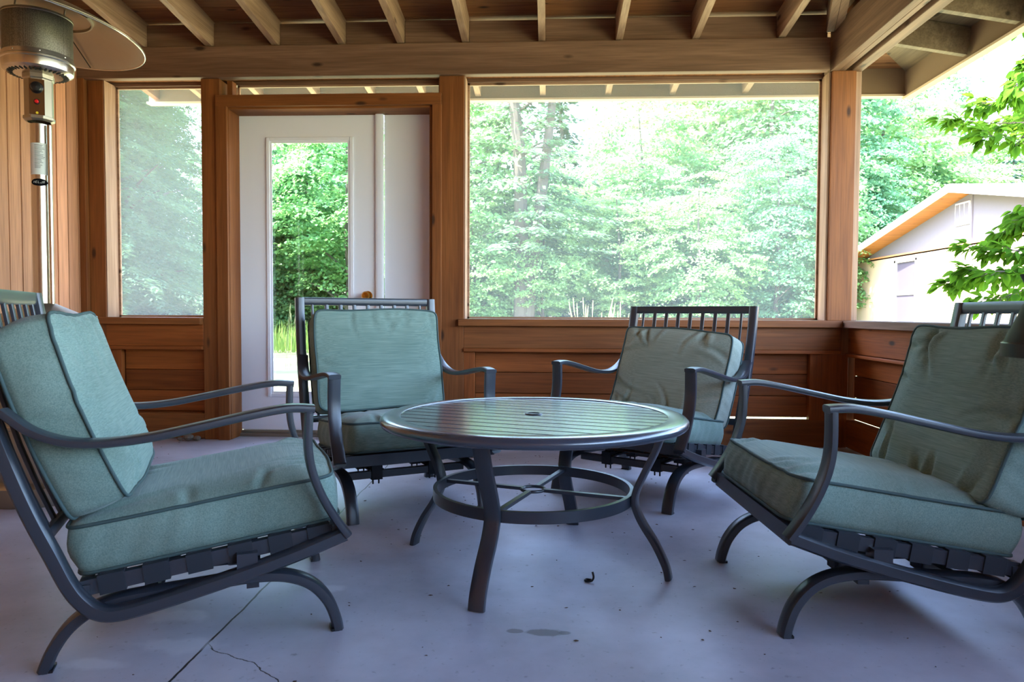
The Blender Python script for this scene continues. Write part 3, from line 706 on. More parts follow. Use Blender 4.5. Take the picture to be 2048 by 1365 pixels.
onpanel(MB().box(-.027, .027, .0, .0012, -.01, .01), AP, 1.592).build('warning_label', M['paper'], cbo)
onpanel(rot90(MB().lathe([(.005,.0012),(.005,.002),(0,.002)], 14)), AP, 1.593).build('warning_mark', M['yellow'], cbo)
# wrapped labels on the pole
def wrap(a0, a1, z0, z1, r_, name, m, parent=ht, seg=16, ell=False):
    q = MB(); vs = []
    if not ell:
        for k in range(seg+1):
            a = a0+(a1-a0)*k/seg; vs += [hp(a, r_, z0), hp(a, r_, z1)]
        q.add(vs, [(2*k, 2*k+2, 2*k+3, 2*k+1) for k in range(seg)])
    else:
        am, zm = (a0+a1)/2, (z0+z1)/2
        vs = [hp(am+(a1-a0)/2*math.cos(2*math.pi*k/40), r_, zm+(z1-z0)/2*math.sin(2*math.pi*k/40)) for k in range(40)]
        for k in range(1, 20):
            pass
        rows = 12; vs = []; fs = []
        for i in range(seg+1):
            c_ = math.cos(math.pi*i/seg); s_ = math.sin(math.pi*i/seg)
            vs += [hp(am-(a1-a0)/2*c_, r_, zm-(z1-z0)/2*s_), hp(am-(a1-a0)/2*c_, r_, zm+(z1-z0)/2*s_)]
        q.add(vs, [(2*k, 2*k+2, 2*k+3, 2*k+1) for k in range(seg)])
    return q.build(name, m, parent, smooth=True)
lc = R(-62)
spec_l = wrap(lc-1.15, lc+1.0, 1.345, 1.475, .0345, 'specification_label', M['paper'])
q = MB(); zz = 1.465
while zz > 1.37:
    w_ = random.uniform(.5, 1.0); vs = []
    for k in range(9):
        a = lc-.45+(w_)*k/8*1.1; vs += [hp(a, .0349, zz), hp(a, .0349, zz+.0018)]
    q.add(vs, [(2*k, 2*k+2, 2*k+3, 2*k+1) for k in range(8)]); zz -= .0055
q.build('printed_lines', M['ink'], spec_l)
lg_ = wrap(lc-.95, lc+.95, 1.298, 1.328, .0350, 'logo_sticker', M['sticker'], ell=True)
# logo lettering: strokes wrapped round the pole
def letters(txt, a0, dz, z0, h, r_, slant=.25):
    G = {'H':[(0,0,0,1),(1,0,1,1),(0,.5,1,.5)], 'E':[(0,0,0,1),(0,0,1,0),(0,.5,.8,.5),(0,1,1,1)], 'L':[(0,0,0,1),(0,0,1,0)],
         'I':[(.5,0,.5,1)], 'O':[(0,0,0,1),(1,0,1,1),(0,0,1,0),(0,1,1,1)], 'S':[(0,0,1,0),(1,0,1,.5),(0,.5,1,.5),(0,.5,0,1),(0,1,1,1)], 'J':[(0,0,1,0),(1,0,1,1),(0,0,0,.3)],
         'A':[(0,0,.5,1),(1,0,.5,1),(.2,.4,.8,.4)], 'R':[(0,0,0,1),(0,1,1,1),(1,1,1,.5),(0,.5,1,.5),(.4,.5,1,0)]}
    q = MB(); w = h*.62
    for i, ch in enumerate(txt):
        for x0, y0, x1, y1 in G[ch]:
            p = []
            for x, y in ((x0,y0),(x1,y1)):
                xx = i*h*1.02+x*w+y*h*slant; p.append(Vector(hp(a0+xx/r_, r_, z0+y*h)))
            q.tube(p, h*.055, 6)
    return q
letters('HELJR', lc-.62, 0, 1.3095, .0085, .0352).build('logo_lettering', M['paper'], lg_)
# burner head
MB().lathe([(.056,1.755),(.09,1.758),(.112,1.762),(.127,1.772),(.129,1.785),(.129,1.803),(.134,1.806),(.134,1.813),(.129,1.817),(.1275,1.835)], 72).build('burner_bowl', M['chrome'], ht, smooth=True, sharp=30)
vh = MB()
for k in range(36):
    a = 2*math.pi*k/36; d = .006
    c_ = MB().lathe([(0,0),(.0045,0),(.0045,.0012),(0,.0012)], 10)
    for v in range(len(c_.v)):
        x, y, z = c_.v[v]; x *= 2.6
        c_.v[v] = (math.cos(a)*(x+.100)-math.sin(a)*y, math.sin(a)*(x+.100)+math.cos(a)*y, 1.7585+z-.003+(x+.018)*.13)
    vh.add(c_.v, c_.f)
vh.build('vent_slots', M['dark_in'], ht)
def meshmetal():
    m = bpy.data.materials.new('perforated_steel'); m.use_nodes = True; n = m.node_tree.nodes; l = m.node_tree.links; b = n['Principled BSDF']
    b.inputs['Metallic'].default_value = .9; b.inputs['Roughness'].default_value = .45
    tc = n.new('ShaderNodeTexCoord'); mp = n.new('ShaderNodeMapping'); l.new(tc.outputs['Object'], mp.inputs[0])
    vo = n.new('ShaderNodeTexVoronoi'); vo.inputs['Scale'].default_value = 420; vo.inputs['Randomness'].default_value = .6; l.new(mp.outputs[0], vo.inputs[0])
    r_ = ramp(n, [(.30, hexl('1A1816')), (.42, hexl('8E8778'))]); l.new(vo.outputs['Distance'], r_.inputs[0]); l.new(r_.outputs[0], b.inputs['Base Color']); return m
M['perf'] = meshmetal()
MB().lathe([(.1265,1.835),(.1265,1.990)], 72).build('emitter_screen', M['perf'], ht, smooth=True)
MB().lathe([(.1275,1.986),(.129,1.988),(.129,1.996),(.125,1.998),(.06,2.004),(0,2.004)], 72).build('emitter_cap', M['chrome_dull'], ht, smooth=True, sharp=30)
ds = empty('reflector', (0,0,0)); ds.parent = ht; ds.rotation_euler = (R(-3), R(6), 0); ds.location = (0,0,2.04)
dz0 = 0
for pr, nm in (([(0,.02),(.10,.014),(.17,-.002),(.195,-.010),(.197,-.020),(.203,-.020),(.205,-.008)], 'inner_dish'), ([(.200,-.008),(.26,-.032),(.35,-.070),(.405,-.100),(.412,-.100),(.414,-.094),(.408,-.090),(.35,-.062),(.26,-.024),(.176,.004),(0,.026)], 'outer_dish')):
    MB().lathe(pr, 96).build(nm, M['chrome_dull'], ds, smooth=True, sharp=50)
MB().tube([(.411*math.cos(t*math.pi/48), .411*math.sin(t*math.pi/48), -.099) for t in range(96)], .0045, 8, closed=True).build('dish_rim', M['chrome'], ds, smooth=True)
st = MB()
for k in range(3): st.tube([hp(R(120*k+20), .10, -.05), hp(R(120*k+20), .10, .012)], .004, 8)
st.build('dish_standoffs', M['chrome'], ds)
for k in range(3):
    a = R(120*k-28); MB().bar(hp(a, .21, -.022), hp(a, .395, -.101), .003, .003).build('dish_seam', M['dark_in'], ds)
for k in range(8):
    a = R(45*k+10)+ang; b_ = MB().lathe([(.004,0),(.003,.002),(0,.003)], 8)
    e1 = Vector((-math.sin(a), math.cos(a), 0)); e2 = Vector((math.cos(a), math.sin(a), 0))
    q = MB(); q.add([tuple(e1*v[0]+Vector((0,0,v[1]+1.826))+e2*(v[2]+.128)) for v in b_.v], b_.f); q.build('screw', M['chrome'], ht)

# ------------------------------------------------------------------ dark lamp at the right edge
lp = empty('floor_lamp', (.622, .87, 0)); tag(lp, 'dark lamp with tapered shade and black lower band, cut by the right edge', 'lamp')
M['lamp'] = mat('dark_olive_shade', hexl('2E3230'), .7)
MB().lathe([(.082,.742),(.058,.80),(.060,.812),(.066,.826),(0,.83)], 40).build('lamp_shade', M['lamp'], lp, smooth=True, sharp=30)
MB().lathe([(.0835,.728),(.0835,.744),(.081,.745),(.081,.728)], 40, closed=True).build('shade_band', M['black'], lp, smooth=True, sharp=30)
MB().lathe([(.0,.0),(.12,0),(.12,.012),(.02,.02),(.009,.04),(.009,.82),(0,.82)], 32).build('lamp_pole', M['black'], lp, smooth=True, sharp=30)

# ------------------------------------------------------------------ small things on the floor
MB().tube(cr([(.0,.0,.006),(-.012,.006,.005),(-.018,.0,.004),(-.010,-.007,.004),(.002,-.006,.006),(.007,.0,.014),(.004,.004,.028)], 5), [.0032]*31, 7).build('curled_scrap', M['black'], smooth=True)
o = bpy.data.objects['curled_scrap']; o.location = (.128, 2.085, 0); tag(o, 'small black curled scrap lying on the open floor before the table', 'scrap')
def litter(name, n, fn, m, label, size=(.002,.008), kind='stuff'):
    vs = []; fs = []
    for i in range(n):
        x, y, z = fn(); s = random.uniform(*size); a = random.uniform(0, 6.28); asp = random.uniform(.25, 1)
        k = len(vs)
        for j in range(5):
            b = a+j*1.257; r_ = s*random.uniform(.6, 1.1)
            vs.append((x+r_*math.cos(b), y+r_*asp*math.sin(b), z+.0015+random.uniform(0, .002)))
        vs.append((x, y, z+.004)); fs += [(k+j, k+(j+1) % 5, k+5) for j in range(5)]
    q = MB(); q.add(vs, fs); o = q.build(name, m)
    return tag(o, label, 'litter', kind=kind)
litter('floor_litter', 420, lambda: (random.uniform(-2.6, 1.6), 4.25-abs(random.gauss(0, .9)), 0) if random.random() < .75 else (random.uniform(-1.2, 1.4), random.uniform(1.2, 3), 0), M['dirt'], 'scattered dark specks and leaf crumbs on the concrete floor')
# leaf pile caught under the far right-hand chair's seat
Mi = mats[3]
def pil():
    p = Mi @ Vector((random.gauss(.02, .08), random.gauss(.03, .06), .176+abs(random.gauss(0, .008)))); return tuple(p)
litter('leaf_pile', 260, pil, mat('russet_dry_leaves', hexl('8A5A38'), .9), 'brown dry leaf litter caught under the seat below the wide opening', (.008,.022))
rb = MB()
for k, (dx, s) in enumerate(((0, .032), (.055, .024), (-.05, .018))):
    c = MB().lathe([(0,-1),(.6,-.75),(1,-.1),(.85,.5),(.4,.85),(0,.95)], 9)
    c.v = [(dx+v[0]*s*random.uniform(.8,1.2), v[1]*s*.7, (v[2]+1)*s*.7) for v in c.v]; rb.add(c.v, c.f)
o = rb.build('wood_scrap', M['stone']); o.location = (-2.17, 4.255, 0); tag(o, 'small rough scraps at the foot of the post left of the door', 'debris')

# ------------------------------------------------------------------ outdoors
GZ = -.30
def groundm():
    m = bpy.data.materials.new('meadow'); m.use_nodes = True; n = m.node_tree.nodes; l = m.node_tree.links; b = n['Principled BSDF']
    tc = n.new('ShaderNodeTexCoord'); a = n.new('ShaderNodeTexNoise'); a.inputs['Scale'].default_value = 1.2; a.inputs['Detail'].default_value = 8; l.new(tc.outputs['Object'], a.inputs[0])
    rp = ramp(n, [(.3, (.20,.22,.11,1)), (.55, (.32,.34,.18,1)), (.75, (.44,.44,.28,1))]); l.new(a.outputs['Fac'], rp.inputs[0]); l.new(rp.outputs[0], b.inputs['Base Color']); b.inputs['Roughness'].default_value = .95; b.inputs['Specular IOR Level'].default_value = .1
    return m
g = MB(); N_ = 40
g.add([(-70+140*i/N_, -40+140*j/N_, GZ+.05*math.sin(i*1.3)*math.cos(j*1.7)-.06) for j in range(N_+1) for i in range(N_+1)], [(j*(N_+1)+i, j*(N_+1)+i+1, (j+1)*(N_+1)+i+1, (j+1)*(N_+1)+i) for j in range(N_) for i in range(N_)])
gr = g.build('meadow_ground', groundm(), smooth=True); tag(gr, 'sunlit meadow ground beyond the porch', 'ground', kind='structure')

def leaf_quads(C, Nn, Dd, Ls, Ws):
    """C centres, Nn normals, Dd directions -> folded rhombus leaves"""
    Sd = np.cross(Nn, Dd); Sd /= np.linalg.norm(Sd, axis=1, keepdims=True)+1e-9
    a = C-Dd*Ls[:,None]/2; b = C+Dd*Ls[:,None]/2; w = Sd*Ws[:,None]/2; lift = Nn*Ws[:,None]*.18
    v = np.stack([a, C+w+lift, b, C-w+lift], 1).reshape(-1,3)
    f = np.arange(len(v)).reshape(-1,4); return v, f
def unit(v): return v/(np.linalg.norm(v, axis=-1, keepdims=True)+1e-9)
def maple_crown(seed, rx, rz, zc, sprays=420, per=60, leaf=.13, spr=.55, low=0):
    rg = np.random.default_rng(seed); out = []
    d = unit(rg.normal(size=(sprays, 3))); rr = rg.uniform(.45, 1.0, sprays)**.6
    # lumpy crown
    lump = 1+.22*np.sin(d[:,0]*5+seed)*np.cos(d[:,1]*4+seed*2)+.15*np.sin(d[:,2]*7+seed)
    c = d*rr[:,None]*lump[:,None]*np.array([rx, rx, rz])+np.array([0,0,zc])
    c[:,2] = np.maximum(c[:,2], low+rg.uniform(.1, .8, sprays))
    nrm = unit(np.stack([d[:,0]*.45, d[:,1]*.45, np.ones(sprays)], 1)+rg.normal(0,.15,(sprays,3)))
    k = sprays*per; ci = np.repeat(np.arange(sprays), per)
    off = rg.normal(0, 1, (k,3))*np.array([spr, spr, spr])*.5
    n_ = nrm[ci]; off -= n_*np.sum(off*n_, 1, keepdims=True)*.82
    droop = -.12*np.sum(off**2, 1)
    P = c[ci]+off; P[:,2] += droop
    nn = unit(n_*1.0+rg.normal(0,.45,(k,3))); dd = unit(np.cross(nn, rg.normal(size=(k,3))))
    L = rg.uniform(.7, 1.25, k)*leaf
    return leaf_quads(P, nn, dd, L, L*rg.uniform(.6,.95,k))
def conifer(seed, h, r, z0=.2, whorls=26, leaf=.22, droop=.25, dens=1.):
    rg = np.random.default_rng(seed); Cs = []; Ds = []; Ns = []; Ls = []
    for i in range(whorls):
        t = i/(whorls-1); z = z0+(h-z0)*t; rad = r*(1-t)**.8+.12
        nb = int(6+5*(1-t))
        for b in range(nb):
            a = rg.uniform(0, 2*math.pi); ln = rad*rg.uniform(.65, 1.15); m_ = int(ln*42*dens)+8
            s = rg.uniform(.08, 1, m_)**.75; spread = (rg.uniform(-1,1,m_))*.33*ln*(1.05-s)*1.2
            x = np.cos(a)*ln*s-np.sin(a)*spread; y = np.sin(a)*ln*s+np.cos(a)*spread
            zz = z+.10*ln*s-droop*ln*s**2-abs(spread)*.25+rg.normal(0,.04,m_)
            Cs.append(np.stack([x,y,zz],1)); sgn = np.sign(spread)
            dir_ = np.stack([np.cos(a)*.7-np.sin(a)*sgn*.8, np.sin(a)*.7+np.cos(a)*sgn*.8, -.3+rg.normal(0,.15,m_)], 1); Ds.append(unit(dir_))
            Ns.append(unit(np.stack([rg.normal(0,.35,m_), rg.normal(0,.35,m_), np.ones(m_)],1))); Ls.append(rg.uniform(.6,1.3,m_)*leaf)
    C = np.concatenate(Cs); D = np.concatenate(Ds); Nn = np.concatenate(Ns); L = np.concatenate(Ls)
    Nn = unit(Nn-D*np.sum(Nn*D,1,keepdims=True))
    return leaf_quads(C, Nn, D, L, L*.32)
def trunk_mb(h, r, seed, branches=7, lean=.03, crown=2.2, z0=1.5):
    rg = random.Random(seed); q = MB(); pts = [(rg.gauss(0,lean)*i*.6, rg.gauss(0,lean)*i*.6, h*i/7) for i in range(8)]
    q.tube(pts, [r*(1-.8*i/7) for i in range(8)], 9)
    for b in range(branches):
        t = rg.uniform(z0/h, .9); i = int(t*7); p = Vector(pts[i]); a = rg.uniform(0, 6.28); ln = crown*(1.1-t)*rg.uniform(.6,1.1)
        e = p+Vector((math.cos(a)*ln, math.sin(a)*ln, ln*rg.uniform(.15,.7)))
        mid = (p+e)/2+Vector((0,0,.12*ln)); q.tube(cr([p, mid, e], 3), [r*.35*(1-.8*k/6) for k in range(7)], 6)
    return q
protos = {}
def make_tree(key):
    root = empty(key[0])
    kind = key[1]
    if kind == 'maple_a': v, f = maple_crown(1, 3.0, 4.0, 4.6, 400, 60, .15); h, r_, fm = 8.5, .13, 'maple'
    elif kind == 'maple_b': v, f = maple_crown(2, 2.5, 4.9, 5.4, 400, 60, .14); h, r_, fm = 9.5, .12, 'maple2'
    elif kind == 'maple_c': v, f = maple_crown(3, 3.4, 3.6, 5.6, 330, 60, .15, low=1.5); h, r_, fm = 9, .14, 'maple'
    elif kind == 'shrub': v, f = maple_crown(4, 1.9, 1.7, 1.3, 230, 60, .13, .45); h, r_, fm = 2.4, .05, 'maple'
    elif kind == 'hemlock': v, f = conifer(5, 9.5, 2.5, .3, 34, .20, .32, 1.5); h, r_, fm = 9.5, .14, 'hemlock'
    elif kind == 'hemlock_fine': v, f = conifer(15, 9.5, 2.6, .2, 58, .115, .34, 2.4); h, r_, fm = 9.5, .14, 'hemlock'
    elif kind == 'spruce': v, f = conifer(6, 9.8, 2.2, .5, 26, .20, .12, 1.0); h, r_, fm = 9.8, .12, 'spruce'
    elif kind == 'twin': v, f = conifer(7, 11, 2.8, 3.2, 20, .22, .2, .55); h, r_, fm = 11, .2, 'hemlock'
    npmesh('foliage', v, f, M[fm], root)
    tb_ = trunk_mb(h, r_, 5, 8, crown=2.4 if kind != 'shrub' else .9, z0=.5 if kind == 'shrub' else 1.6)
    if kind == 'twin':
        tb_ = MB(); tb_.tube([(0,0,0),(.05,0,3),(-.05,.0,6),(-.35,0,8.5),(-.5,0,11)], [.22,.2,.17,.13,.06], 10)
        tb_.tube([(.15,0,.0),(.3,0,2.5),(.62,0,5),(.85,0,7),(1.2,0,10.5)], [.2,.18,.15,.12,.05], 10)
        rg = random.Random(9)
        for b in range(26):
            z = rg.uniform(2.5, 9); a = rg.uniform(0, 6.28); ln = rg.uniform(.5, 1.7); p = Vector((.3 if b % 2 else 0, 0, z))
            tb_.tube(cr([p, p+Vector((math.cos(a)*ln*.5, math.sin(a)*ln*.5, .25*ln)), p+Vector((math.cos(a)*ln, math.sin(a)*ln, .1*ln))], 3), [.035*(1-.12*k) for k in range(7)], 5)
    tb_.build('trunk', M['bark'], root, smooth=True)
    return root
def tree(name, kind, x, y, s, label, group, rot=None, sz=None):
    key = (name, kind)
    if key not in protos: protos[key] = o = make_tree(key)
    else: o = copy_tree(protos[key])
    o.location = (x, y, GZ-.05); o.rotation_euler = (0, 0, random.uniform(0, 6.28) if rot is None else rot); o.scale = (s, s, sz or s)
    tag(o, label, 'shrub' if kind == 'shrub' else 'tree', group)
    if group: TREES.setdefault((group, label), []).append(o)
    return o
TREES = {}
def pxX(px, y): return (px-1097)/1450*y
# left: hemlocks behind the narrow opening
for px, y, s in ((120, 12, 1.0), (205, 13.5, .95), (235, 17, 1.05), (280, 22, 1.2), (330, 27, 1.3), (60, 17, 1.1)):
    tree('hemlock_tree', 'hemlock_fine', pxX(px, y), y, s, 'dense grey-green hemlock behind the narrow opening', 'hemlocks behind the narrow opening')
for px, y, k, s in ((500, 26, 'maple_b', .95), (610, 27, 'maple_a', 1.0), (690, 24, 'maple_c', .95), (560, 33, 'maple_a', 1.15), (650, 34, 'maple_b', 1.05)):
    tree('maple_tree', k, pxX(px, y), y, s, 'leafy green tree seen through the door glass', 'trees behind the door')
for px, y, k, s in ((900, 22, 'maple_a', .95), (940, 19, 'maple_a', .8)):
    tree('maple_tree', k, pxX(px, y), y, s, 'bright leafy tree at the left end of the wide opening', 'bright trees at the left of the wide opening')
tree('cedar_tree', 'twin', pxX(1040, 17.5), 17.5, .85, 'tall twin-trunked conifer with bare grey trunks in the wide opening', None, rot=0.1)
for px, y, k, s in ((1180, 25, 'maple_c', .72), (1280, 21, 'maple_a', .82), (1400, 25, 'maple_a', 1.1), (1330, 31, 'maple_c', 1.15), (1480, 30, 'maple_b', 1.2)):
    tree('maple_tree', k, pxX(px, y), y, s, 'sunlit pale green tree in the middle of the wide opening', 'sunlit trees in the middle of the wide opening')
for px, y, k, s in ((1530, 22, 'maple_b', 1.0), (1610, 24, 'maple_b', 1.05), (1440, 34, 'maple_b', 1.2)):
    tree('maple_tree', k, pxX(px, y), y, s, 'blue-green leafy tree near the corner post, left of it', 'blue-green trees left of the corner post')
for px, y, k, s in ((1740, 26, 'maple_a', 1.1), (1800, 29, 'maple_b', 1.05), (1890, 32, 'maple_c', 1.0), (1700, 34, 'maple_b', 1.2)):
    tree('maple_tree', k, pxX(px, y), y, s, 'leafy tree rising behind the neighbouring house roof', 'trees behind the house roof')
for px, y, k, s in ((2040, 33, 'maple_c', .95), (2130, 32, 'maple_a', 1.0)):
    tree('maple_tree', k, pxX(px, y), y, s, 'leafy tree behind the house ridge at the right edge', 'trees behind the house at the right edge')
tree('spruce_tree', 'spruce', pxX(1985, 30), 30, .80, 'small dark blue-green spruce rising above the house roof', None)
tree('hemlock_tree', 'hemlock', pxX(1120, 27), 27, 1.1, 'dark conifer beside the twin-trunked conifer', 'dark conifers beside the twin trunks')
tree('hemlock_tree', 'hemlock', pxX(1210, 30), 30, .9, 'dark conifer beside the twin-trunked conifer', 'dark conifers beside the twin trunks')
for px, y, s, k in ((945, 18, .45, 'maple_a'), (1010, 19.5, .45, 'maple_b'), (1085, 18, .40, 'maple_c'), (1150, 20.5, .55, 'maple_a'), (1235, 18.5, .45, 'maple_c'), (1300, 20, .5, 'maple_b'), (1390, 18, .5, 'maple_a'), (1470, 20, .55, 'maple_c'), (1545, 18.5, .55, 'maple_b'), (1625, 20, .6, 'maple_a'), (1710, 22, .6, 'maple_b')):
    tree('young_maple_tree', k, pxX(px, y), y, s, 'young leafy tree at the wood edge behind the wide sill', 'young trees along the wood edge')
for px, y, s in ((480, 27, 1.0), (570, 26.5, .9), (650, 27, 1.1), (720, 26.5, 1.0)):
    tree('shrub', 'shrub', pxX(px, y), y, s, 'low leafy shrub at the wood edge seen in the door glass', 'shrubs behind the door')
ORD = ['leftmost', 'second from left', 'third from left', 'fourth from left', 'fifth from left', 'sixth from left', 'seventh from left', 'eighth from left', 'ninth from left', 'tenth from left', 'eleventh from left']
for (gp, lb), lst in TREES.items():
    lst.sort(key=lambda q: q.location.x/q.location.y)
    for k, q in enumerate(lst): q['label'] = lb+', '+('rightmost' if k == len(lst)-1 else ORD[k])
# tall pale grass
def grass_blades(n, fn, h, w, seed):
    rg = np.random.default_rng(seed); vs = []; fs = []
    for i in range(n):
        x, y = fn(rg); a = rg.uniform(0, 6.28); hh = h*rg.uniform(.5, 1.2); dx, dy = math.cos(a)*w, math.sin(a)*w; lx, ly = rg.normal(0,.12)*hh, rg.normal(0,.12)*hh
        k = len(vs); z = GZ-.06
        vs += [(x-dx,y-dy,z),(x+dx,y+dy,z),(x+lx*.4+dx*.7,y+ly*.4+dy*.7,z+hh*.6),(x+lx*.4-dx*.7,y+ly*.4-dy*.7,z+hh*.6),(x+lx,y+ly,z+hh)]
        fs += [(k,k+1,k+2,k+3),(k+3,k+2,k+4)]
    q = MB(); q.add(vs, fs); return q
o = grass_blades(9000, lambda rg: (rg.uniform(-16, 14), rg.uniform(19.5, 24.5)), .8, .012, 1).build('tall_grass', M['grass']); tag(o, 'tall pale meadow grass before the wood edge', 'grass', kind='stuff')
def stalks(px0, px1, y, n, seed, label):
    rg = random.Random(seed); q = MB()
    for i in range(n):
        x = pxX(rg.uniform(px0, px1), y); yy = y+rg.uniform(-.3,.3); h = rg.uniform(.9, 1.25); l_ = rg.gauss(0,.12)
        q.tube([(x,yy,GZ-.05),(x+l_*.4,yy,GZ+h*.6),(x+l_,yy,GZ+h)], [.0035,.003,.0015], 5)
        q.tube([(x+l_*.85,yy,GZ+h*.86),(x+l_*.95,yy,GZ+h*.95),(x+l_*1.02,yy,GZ+h*1.02)], [.003,.007,.002], 6)
    o = q.build('grass_clump', M['stalk'], smooth=True); tag(o, label, 'grass', kind='stuff')
stalks(1160, 1260, 8.2, 26, 1, 'pale seed-headed grass stalks above the wide sill')
stalks(545, 575, 14, 5, 2, 'pale grass stalks at the left of the door glass')

# neighbouring house: gable wall faces the porch side
hs = empty('neighbour_house', (8.1, 14.4, GZ)); tag(hs, 'neighbouring house with cream walls, grey gable and white fascia', 'house')
M['stucco'] = mat('cream_siding', hexl('C8AE98'), .85); M['gable'] = mat('grey_gable_boards', hexl('6C6672'), .85); M['fasc'] = mat('white_fascia_paint', hexl('E8E2DE'), .7)
M['roofm'] = mat('pale_roofing', hexl('C9C2BE'), .8, bump=.5, bscale=30); M['trimo'] = mat('orange_trim', hexl('C98A60'), .8); M['win'] = mat('window_reflection', hexl('4E4A58'), .95, 0, .05)
HW, SLH, RZ = 5.6, .20, 3.56     # half width, slope, ridge height above ground
def rzz(y): return RZ-SLH*abs(y)
BELT = 2.50
MB().box(0, 7, -HW, HW, 0, BELT).build('wall', M['stucco'], hs)
gb = MB(); gb.add([(0.0,-HW,BELT),(0.0,HW,BELT),(0.0,HW,rzz(HW)),(0.0,0,RZ),(0.0,-HW,rzz(HW)),(7,-HW,BELT),(7,HW,BELT),(7,HW,rzz(HW)),(7,0,RZ),(7,-HW,rzz(HW))],
        [(0,4,3,2,1),(5,6,7,8,9),(0,5,9,4),(1,2,7,6),(0,1,6,5)]); gb.build('gable_wall', M['gable'], hs)
MB().box(-.02, 0, -HW, HW, BELT-.03, BELT+.01).build('belt_trim', M['trimo'], hs)
MB().box(-.03, 0, -.03, .02, BELT, RZ-.05).build('gable_seam', M['gable'], hs)
OV = .45; EV = .5; T_ = .17
for sg in (-1, 1):
    y1 = sg*(HW+EV)
    rf = MB(); rf.add([(-OV,0,RZ),(7.3,0,RZ),(7.3,y1,rzz(y1)),(-OV,y1,rzz(y1)),(-OV,0,RZ+.05),(7.3,0,RZ+.05),(7.3,y1,rzz(y1)+.05),(-OV,y1,rzz(y1)+.05)],
        [(0,3,2,1),(4,5,6,7),(0,1,5,4),(1,2,6,5),(2,3,7,6),(3,0,4,7)]); rf.build('roof_slope', M['roofm'], hs)
    fc = MB(); fc.add([(-OV-.03,0,RZ-T_+.06),(-OV,0,RZ-T_+.06),(-OV,y1,rzz(y1)-T_+.06),(-OV-.03,y1,rzz(y1)-T_+.06),(-OV-.03,0,RZ+.04),(-OV,0,RZ+.04),(-OV,y1,rzz(y1)+.04),(-OV-.03,y1,rzz(y1)+.04)],
        [(0,3,2,1),(4,5,6,7),(0,1,5,4),(1,2,6,5),(2,3,7,6),(3,0,4,7)]); fc.build('rake_fascia', M['fasc'], hs)
    sf = MB(); sf.add([(-OV,0,RZ-.10),(0,0,RZ-.10),(0,y1,rzz(y1)-.10),(-OV,y1,rzz(y1)-.10)], [(0,1,2,3)]); sf.build('soffit', wood('pine_soffit', hexl('9A6434'), hexl('7E4E28'), hexl('5A371C'), 0), hs)
vt = MB().box(-.03, 0, .06, .55, 2.86, 3.30); 
vt.build('gable_vent', M['fasc'], hs)
for k in range(3): MB().box(-.04, -.03, .09+.155*k, .09+.155*k+.12, 2.89, 3.27).build('vent_louver', M['gable'], bpy.data.objects['gable_vent'])
wy0, wy1 = 2.05, 2.95
wn_ = MB()
for b in ((wy0-.08, wy0, .85, 2.36), (wy1, wy1+.08, .85, 2.36)): wn_.box(-.05, 0, b[0], b[1], b[2], b[3])
wn_.box(-.05, 0, wy0-.12, wy1+.12, 2.30, 2.40); wn_.box(-.05, 0, wy0, wy1, .8, .88); wn_.box(-.035, 0, wy0, wy1, 1.55, 1.61)
wo = wn_.build('window', M['fasc'], hs)
MB().box(-.01, .0, wy0, wy1, .88, 2.3).build('pane', M['win'], wo)
MB().box(-.10, 0, -.65, -.40, .0, 2.4).build('downspout', M['fasc'], hs)

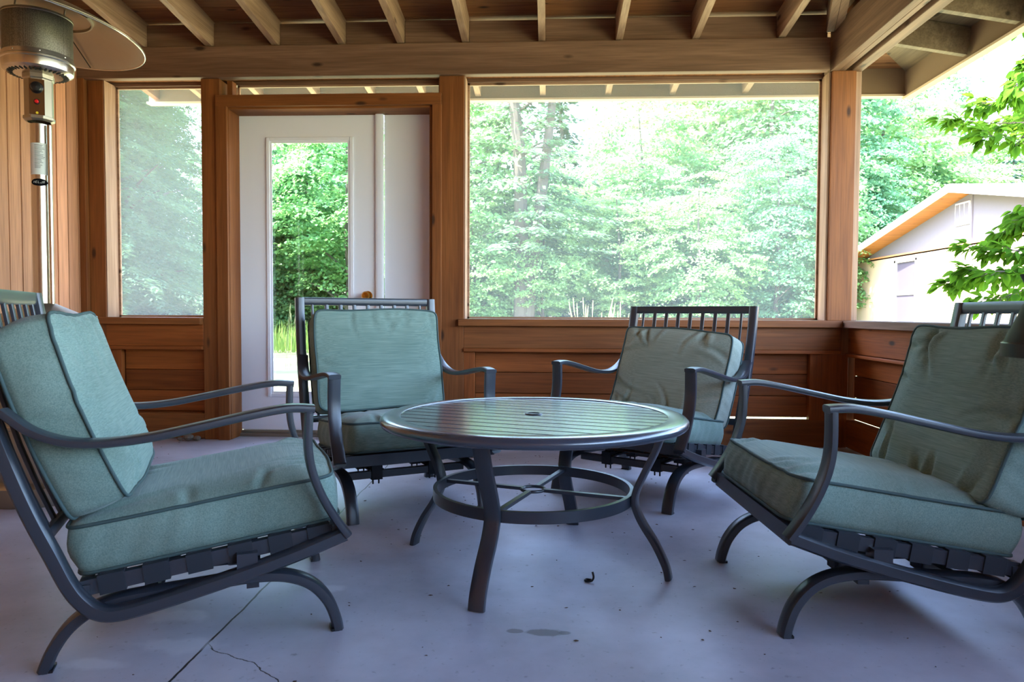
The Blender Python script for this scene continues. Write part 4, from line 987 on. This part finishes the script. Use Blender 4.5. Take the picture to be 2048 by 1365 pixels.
# ------------------------------------------------------------------ leafy branch beside the right opening
nt = empty('leafy_sapling', (3.95, 5.0, GZ)); tag(nt, 'bright green leafy branches hanging at the right edge outside the porch', 'tree')
def P3(px, py, Y):
    Y *= 1.17; return Vector(((px-1097)/1450*Y*1.0, Y, CAM_H-(py-632)/1450*Y))
inv = Vector((-3.95, -5.0, -GZ))
brs = []
trk = [(0,0,0),(.02,.05,1.0),(-.05,.05,1.9),(-.12,0,2.7),(-.2,0,3.4)]
TM = MB().tube(cr(trk, 4), [.04*(1-.8*k/16) for k in range(17)], 9); TM.build('trunk', M['twig'], nt, smooth=True)
Ls_ = [  # each branch: list of (px, py, Y)
 [(2190,-60,4.3),(2080,20,4.2),(2010,70,4.1),(1968,52,4.1)],
 [(2150,120,4.2),(2060,130,4.1),(2010,160,4.0),(1985,200,4.0)],
 [(2170,200,4.3),(2070,205,4.2),(1990,215,4.1),(1930,225,4.1)],
 [(2150,230,4.2),(2050,255,4.3),(1960,262,4.2),(1870,255,4.2)],
 [(2150,330,4.1),(2050,285,4.0),(1990,290,3.9),(1930,285,3.9)],
 [(2160,410,4.1),(2070,425,4.1),(2010,450,4.1),(1960,478,4.2)],
 [(2150,470,4.1),(2060,500,4.0),(1980,505,4.0),(1915,500,4.1)],
 [(2140,480,4.0),(2050,540,4.0),(1960,545,3.9),(1900,540,4.0)],
 [(2130,520,4.3),(2060,560,4.3),(1990,590,4.2),(1935,602,4.2)],
 [(2120,380,4.3),(2070,390,4.3),(2030,420,4.3),(2000,440,4.3)],
 [(2120,160,4.4),(2060,180,4.5),(2020,220,4.4),(1985,250,4.4)],
 [(2120,60,4.4),(2070,90,4.5),(2030,130,4.4),(2005,150,4.4)],
 [(2060,545,4.0),(1960,556,4.0),(1915,560,4.1),(1880,568,4.1)],
]
LV = []; LF = []
def leaf(p, d, nrm, L):
    d = d.normalized(); s = nrm.cross(d).normalized(); nrm = d.cross(s); W = L*.56; k = len(LV)
    prof = [(0,0),(.12,.32),(.32,.48),(.55,.46),(.78,.28),(1,0)]
    for t, w in prof: LV.append(tuple(p+d*t*L+nrm*(-.25*L*t*t)))
    for sg in (1,-1):
        for t, w in prof[1:-1]: LV.append(tuple(p+d*t*L+s*w*W*sg+nrm*(w*.18*L-.25*L*t*t)))
    for sg, b in ((0, k+6), (1, k+10)):
        q = [(k, k+1, b), (k+1, k+2, b+1, b), (k+2, k+3, b+2, b+1), (k+3, k+4, b+3, b+2), (k+4, k+5, b+3)]
        for f in q: LF.append(f if sg == 0 else tuple(reversed(f)))
rg = random.Random(21)
for bi, br in enumerate(Ls_):
    pts = [P3(*p)+inv for p in br]; root_p = Vector((-.1, 0, min(3.3, max(1.0, pts[0].z-.1))))
    path = cr([root_p]+pts, 6); q = MB().tube(path, [.009*(1-.85*k/(len(path)-1)) for k in range(len(path))], 6)
    n_ = len(path)
    for i in range(8, n_):
        for rep in range(5):
            p = path[i]; d = (path[i]-path[i-1]).normalized()
            tw = Vector((rg.uniform(-1,1), rg.uniform(-1,1), rg.uniform(-.9,.5))).normalized(); e = p+(tw*.6+d*.5)*rg.uniform(.02,.11)
            q.tube([p, e], .0016, 4)
            for z_ in range(2 if i < n_-2 else 3):
                ld = (tw*.6+d*.7+Vector((rg.uniform(-.7,.7), rg.uniform(-.7,.7), rg.uniform(-.8,.3)))).normalized()
                nn = Vector((rg.uniform(-.8,.8), rg.uniform(-1,.3), 1)).normalized()
                leaf(e, ld, nn, rg.uniform(.05,.09))
    q.build('branch', M['twig'], nt, smooth=True)
lm = MB(); lm.add(LV, LF)
lo = lm.build('foliage', M['near_leaf'], nt, smooth=True, sharp=80)
